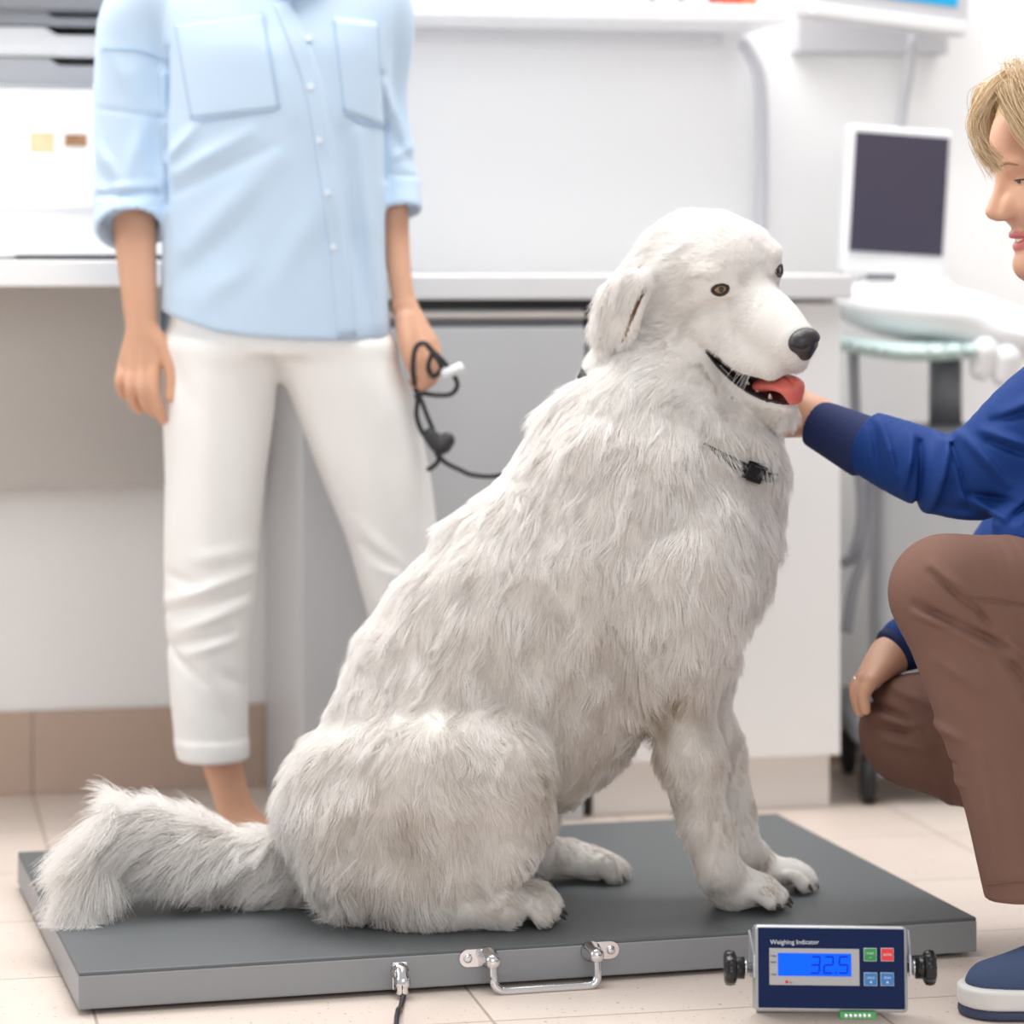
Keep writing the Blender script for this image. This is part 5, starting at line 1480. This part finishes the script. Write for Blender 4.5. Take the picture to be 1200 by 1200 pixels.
tp_ = catmull(np.array([T2(.067, -.021, -.0650), T2(.0835, 0, -.0668), T2(.067, .021, -.0650)]), 8)
mb = MB(); mb.tube(tp_, .0036, 8); mb.build('teeth', mat('teeth_white', (242, 238, 230), .25), cr)
# hair
HC = Sdf(.004)
HC.ell(T2(-.018, 0, .052), (.106, .086, .098), HR2, k=.01)
def cut2(p):
    q = (p - HO2) @ HR2.T
    return -(q[:, 0] - (.092 + .75 * (q[:, 2] - .075)))
HC.raw(cut2, HO2 - .2, HO2 + .2, .006, -1)
HC.ell(T2(-.13, 0, .06), (.055, .055, .055), HR2, k=.02)
M_blond = mat('ash_blond_hair', (210, 180, 140), .45, rgb2=(180, 148, 110), nscale=90, bump=.3, bscale=200)
hcap = HC.build('hair', M_blond, cr)
rs = np.random.RandomState(3); hs = []
for i in range(5200):
    v = rs.rand(); g = 1 if rs.rand() < .75 else -1
    st = np.array([.062 - .12 * v, g * (.004 + .01 * rs.rand()), .140 - .020 * abs(v - .4)])
    a = np.array([.088 - .10 * v, g * (.040 + .004 * rs.rand()), .122 - .01 * v]); b_ = np.array([.084 - .11 * v, g * .074, .070 - .02 * v]); c_ = np.array([.046 - .08 * v, g * .089, .012 - .01 * v]); d_ = np.array([-.06, g * .070, .02 + .03 * rs.rand()])
    j = rs.normal(size=(5, 3)) * .0035
    hs.append(catmull(np.stack([st, a, b_, c_, d_]) + j, 3))
for i in range(240):                       # loose fringe
    s_ = rs.normal(size=3) * .004; t_ = rs.rand()
    hs.append(catmull(np.array([[.060, .012, .138], [.098, .026 + .02 * t_, .122], [.119 + .006 * t_, .036, .088], [.126 - .008 * t_, .042, .054], [.116 - .014 * t_, .046, .020 + .02 * t_]]) + s_ + rs.normal(size=(5, 3)) * .0022, 3))
for i in range(160):                       # fly-aways
    t_ = rs.rand(); f_ = .06 - .12 * t_
    hs.append(catmull(np.array([[f_, .0, .142], [f_ + .012, .02, .150 + .006 * rs.rand()], [f_ + .016, .045, .138 + .012 * rs.rand()], [f_ + .01, .068, .11], [f_ - .01, .085, .07]]) + rs.normal(size=(5, 3)) * .005, 3))
hs = np.array(hs); hs = HO2 + hs @ HR2
m_h = bpy.data.materials.new('blond_strands'); m_h.use_nodes = True
nt = m_h.node_tree; hb_ = nt.nodes['Principled BSDF']; hb_.inputs['Roughness'].default_value = .4
hi2 = nt.nodes.new('ShaderNodeHairInfo'); r2 = nt.nodes.new('ShaderNodeValToRGB')
r2.color_ramp.elements[0].color = lin((190, 158, 116)) + (1,); r2.color_ramp.elements[1].color = lin((246, 226, 192)) + (1,)
nt.links.new(hi2.outputs['Random'], r2.inputs['Fac']); nt.links.new(r2.outputs['Color'], hb_.inputs['Base Color'])
strands('hair_strands', hs, np.tile(np.linspace(.00035, .00018, hs.shape[1]), (len(hs), 1)), m_h, cr)
# navy scrub top
M_navy = mat('navy_cotton', (20, 58, 126), .75, spec=.25, noise=.10, nscale=14, bump=.12, bscale=420)
M_cuff = mat('navy_rib', (22, 38, 84), .85, bump=.3, bscale=300)
Y = Sdf(.0026)
Y.tube([P(1325, 415, 3.74), P(1370, 540, 3.76), P(1385, 640, 3.75), P(1425, 740, 3.76)], [.118, .130, .132, .140], k=.04, flat=(np.array([0, 1., 0]), 1.2))
Y.tube([P(1250, 560, 3.66), P(1222, 600, 3.64), P(1212, 634, 3.62)], [.055, .052, .052], k=.05)
Y.tube([P(1330, 430, 3.60), P(1230, 496, 3.655), P(1165, 545, 3.70), P(1118, 560, 3.745), P(1065, 540, 3.79), P(1010, 516, 3.83)], [.080, .074, .062, .050, .049, .041], k=.02)
Y.tube([P(1330, 455, 3.90), P(1215, 610, 3.96), P(1130, 720, 3.92), P(1062, 754, 3.88)], [.070, .060, .052, .036], k=.03)
Y.tube([T2(-.03, 0, -.06), P(1316, 380, 3.735)], [.07, .066], k=.01, op=-1)
Y.cyl(P(930, 482, 3.88), P(1012, 523, 3.826), .06, .06, .002, k=.003, op=-1)
Y.disp = folds([(1040, 500, 1052, 560, 5, .006), (1030, 500, 1036, 560, 4, -.004), (1072, 512, 1060, 575, 5, .007), (1082, 520, 1080, 600, 4, -.0075), (1105, 515, 1090, 600, 6, .008), (1112, 520, 1130, 590, 4, -.005), (1120, 508, 1165, 560, 6, .006), (1140, 500, 1200, 520, 5, .007), (1145, 512, 1200, 532, 4, -.006),
                (1150, 490, 1200, 470, 5, -.005), (1160, 480, 1200, 455, 6, .006), (1120, 580, 1165, 600, 6, .006), (1130, 575, 1170, 580, 4, -.006), (1165, 600, 1195, 575, 5, -.008), (1100, 600, 1150, 606, 5, .004), (1185, 615, 1200, 600, 4, .006), (1180, 605, 1195, 590, 3, -.005)], 3.72, 1.7)
top = Y.build('scrub_top', M_navy, cr)
yb = bvh_of(Y.v, Y.f)
Cf = Sdf(.0022)
Cf.cyl(P(953, 494, 3.866), P(1018, 526, 3.822), .0315, .0415, .007, k=.004)
Cf.cyl(P(945, 490, 3.872), P(985, 510, 3.845), .027, .033, .003, k=.003, op=-1)
Cf.build('cuff', M_cuff, top)
Cf = Sdf(.003); Cf.cyl(P(1040, 766, 3.868), P(1072, 750, 3.885), .030, .036, .007, k=.004); Cf.build('cuff', M_cuff, top)
# ring
rc = (P(1010, 799, 3.826) + P(1007, 802, 3.824)) / 2; 
mb = MB(); e_a = np.array([0, 1., 0]); ax_ = P(1004, 806, 3.825) - P(1014, 792, 3.828); ax_ /= np.linalg.norm(ax_); e_b = np.cross(ax_, e_a)
mb.tube([rc + (e_a * math.cos(t) + e_b * math.sin(t)) * .0112 for t in np.linspace(0, 2 * math.pi, 24, endpoint=False)], .0018, 8, closed=True)
tag(mb.build('ring', mat('silver_ring', (230, 230, 232), .15, 1.0), cr))
# brown trousers
M_brown = mat('brown_cotton', (124, 93, 82), .85, spec=.2, noise=.10, nscale=25, bump=.16, bscale=500)
G_ = Sdf(.0028)
G_.tube([P(1460, 745, 3.70), P(1290, 722, 3.63), P(1180, 702, 3.585), P(1110, 692, 3.555)], [.125, .098, .078, .0645], k=.02)
G_.tube([P(1109, 697, 3.555), P(1150, 800, 3.54), P(1184, 920, 3.525), P(1207, 1046, 3.50)], [.064, .0655, .060, .0535], k=.025)
G_.tube([P(1460, 800, 3.87), P(1270, 830, 3.86), P(1150, 848, 3.85), P(1072, 852, 3.84)], [.125, .10, .078, .068], k=.02)
G_.tube([P(1073, 860, 3.84), P(1190, 905, 3.88), P(1360, 975, 3.93)], [.0685, .066, .055], k=.02)
G_.ell(P(1460, 740, 3.76), (.15, .17, .13), k=.05)
hemz = lambda p: p[:, 2] - (P(1154, 1053, 3.5)[2] + (p[:, 0] - P(1154, 1053, 3.5)[0]) * .08)
G_.raw(lambda p: np.where(p[:, 1] < 3.68, hemz(p), 9.0), P(1100, 1180, 3.3), P(1330, 1030, 3.67), .003, -1)
G_.disp = folds([(1080, 652, 1125, 690, 5, .006), (1076, 660, 1118, 696, 3.5, -.004), (1120, 692, 1145, 722, 4, -.005), (1062, 697, 1100, 715, 5, -.006), (1060, 708, 1095, 722, 5, .005), (1100, 715, 1160, 745, 6, -.006), (1105, 728, 1170, 760, 6, .005), (1125, 690, 1200, 702, 2, -.002), (1140, 735, 1200, 800, 6, -.006), (1150, 760, 1200, 850, 7, .004), (1165, 740, 1200, 765, 5, .005),
                 (1085, 760, 1130, 790, 7, .004), (1030, 850, 1085, 868, 5, -.006), (1040, 862, 1100, 882, 5, .005), (1075, 835, 1110, 850, 6, .004), (1050, 880, 1105, 882, 4, -.005), (1060, 895, 1110, 905, 6, .004), (1130, 860, 1150, 1000, 9, .004), (1170, 880, 1195, 1030, 10, -.003), (1030, 820, 1060, 838, 5, -.003)], 3.6, 1.6)
bro = G_.build('trousers', M_brown, cr)
gb_ = bvh_of(G_.v, G_.f)
seam(gb_, [(1136, 700), (1170, 702), (1200, 708)], .0008, 'seam', mat('brown_stitch', (112, 82, 72), .8), bro, 10, .0004)
seam(gb_, [(1157, 1037), (1180, 1034), (1206, 1033)], .0008, 'seam', MATS['brown_stitch'], bro, 10, .0004)
# navy shoes with white soles
def shoe(ank, toe, lab=None):
    g_ = np.array([ank[0], ank[1], 0]); t_ = np.array([toe[0], toe[1], 0]); dv2 = t_ - g_; dv2 /= np.linalg.norm(dv2)
    U_ = Sdf(.003)
    heel, tip = g_ - dv2 * .07, t_
    zz = np.array([0, 0, 1.])
    U_.tube([heel + zz * .05, g_ + zz * .052, (g_ + tip) / 2 + zz * .034, tip - dv2 * .034 + zz * .030], [.034, .038, .037, .033], k=.01)
    U_.raw(lambda p: p[:, 2] - .034, heel - .3, tip * np.array([1, 1, 0]) + np.array([.3, .3, .034]), .002, -1)
    U_.cyl(g_ + zz * .07, g_ + zz * .13, .034, .04, .004, k=.006, op=-1)
    up_ = U_.build('shoe', mat('navy_canvas', (62, 78, 112), .8, noise=.1, bump=.2, bscale=500), cr)
    for z0, z1, r0, m_, nm in ((.012, .036, .0455, mat('white_rubber', (226, 224, 222), .5, noise=.05), 'midsole'), (.0005, .0125, .0445, mat('navy_sole', (58, 66, 96), .6), 'outsole')):
        K_ = Sdf(.003)
        K_.raw((lambda a_, b_, r_, za, zb: (lambda p: (lambda d2, az: np.minimum(np.maximum(d2 + .004, az + .004), 0) + np.sqrt(np.maximum(d2 + .004, 0) ** 2 + np.maximum(az + .004, 0) ** 2) - .004)(
            np.linalg.norm((p - a_)[:, :2] - np.clip(((p - a_)[:, :2] @ (b_ - a_)[:2]) / ((b_ - a_)[:2] @ (b_ - a_)[:2]), 0, 1)[:, None] * (b_ - a_)[:2], axis=1) - r_,
            np.maximum(p[:, 2] - zb, za - p[:, 2]))))(heel, tip - dv2 * .038, r0, z0, z1), np.minimum(heel, tip) - np.array([.05, .05, 0]), np.maximum(heel, tip) + np.array([.05, .05, .05]))
        K_.build(nm, m_, up_)
shoe(P(1248, 1130, 3.47), P(1129, 1180, 3.47))
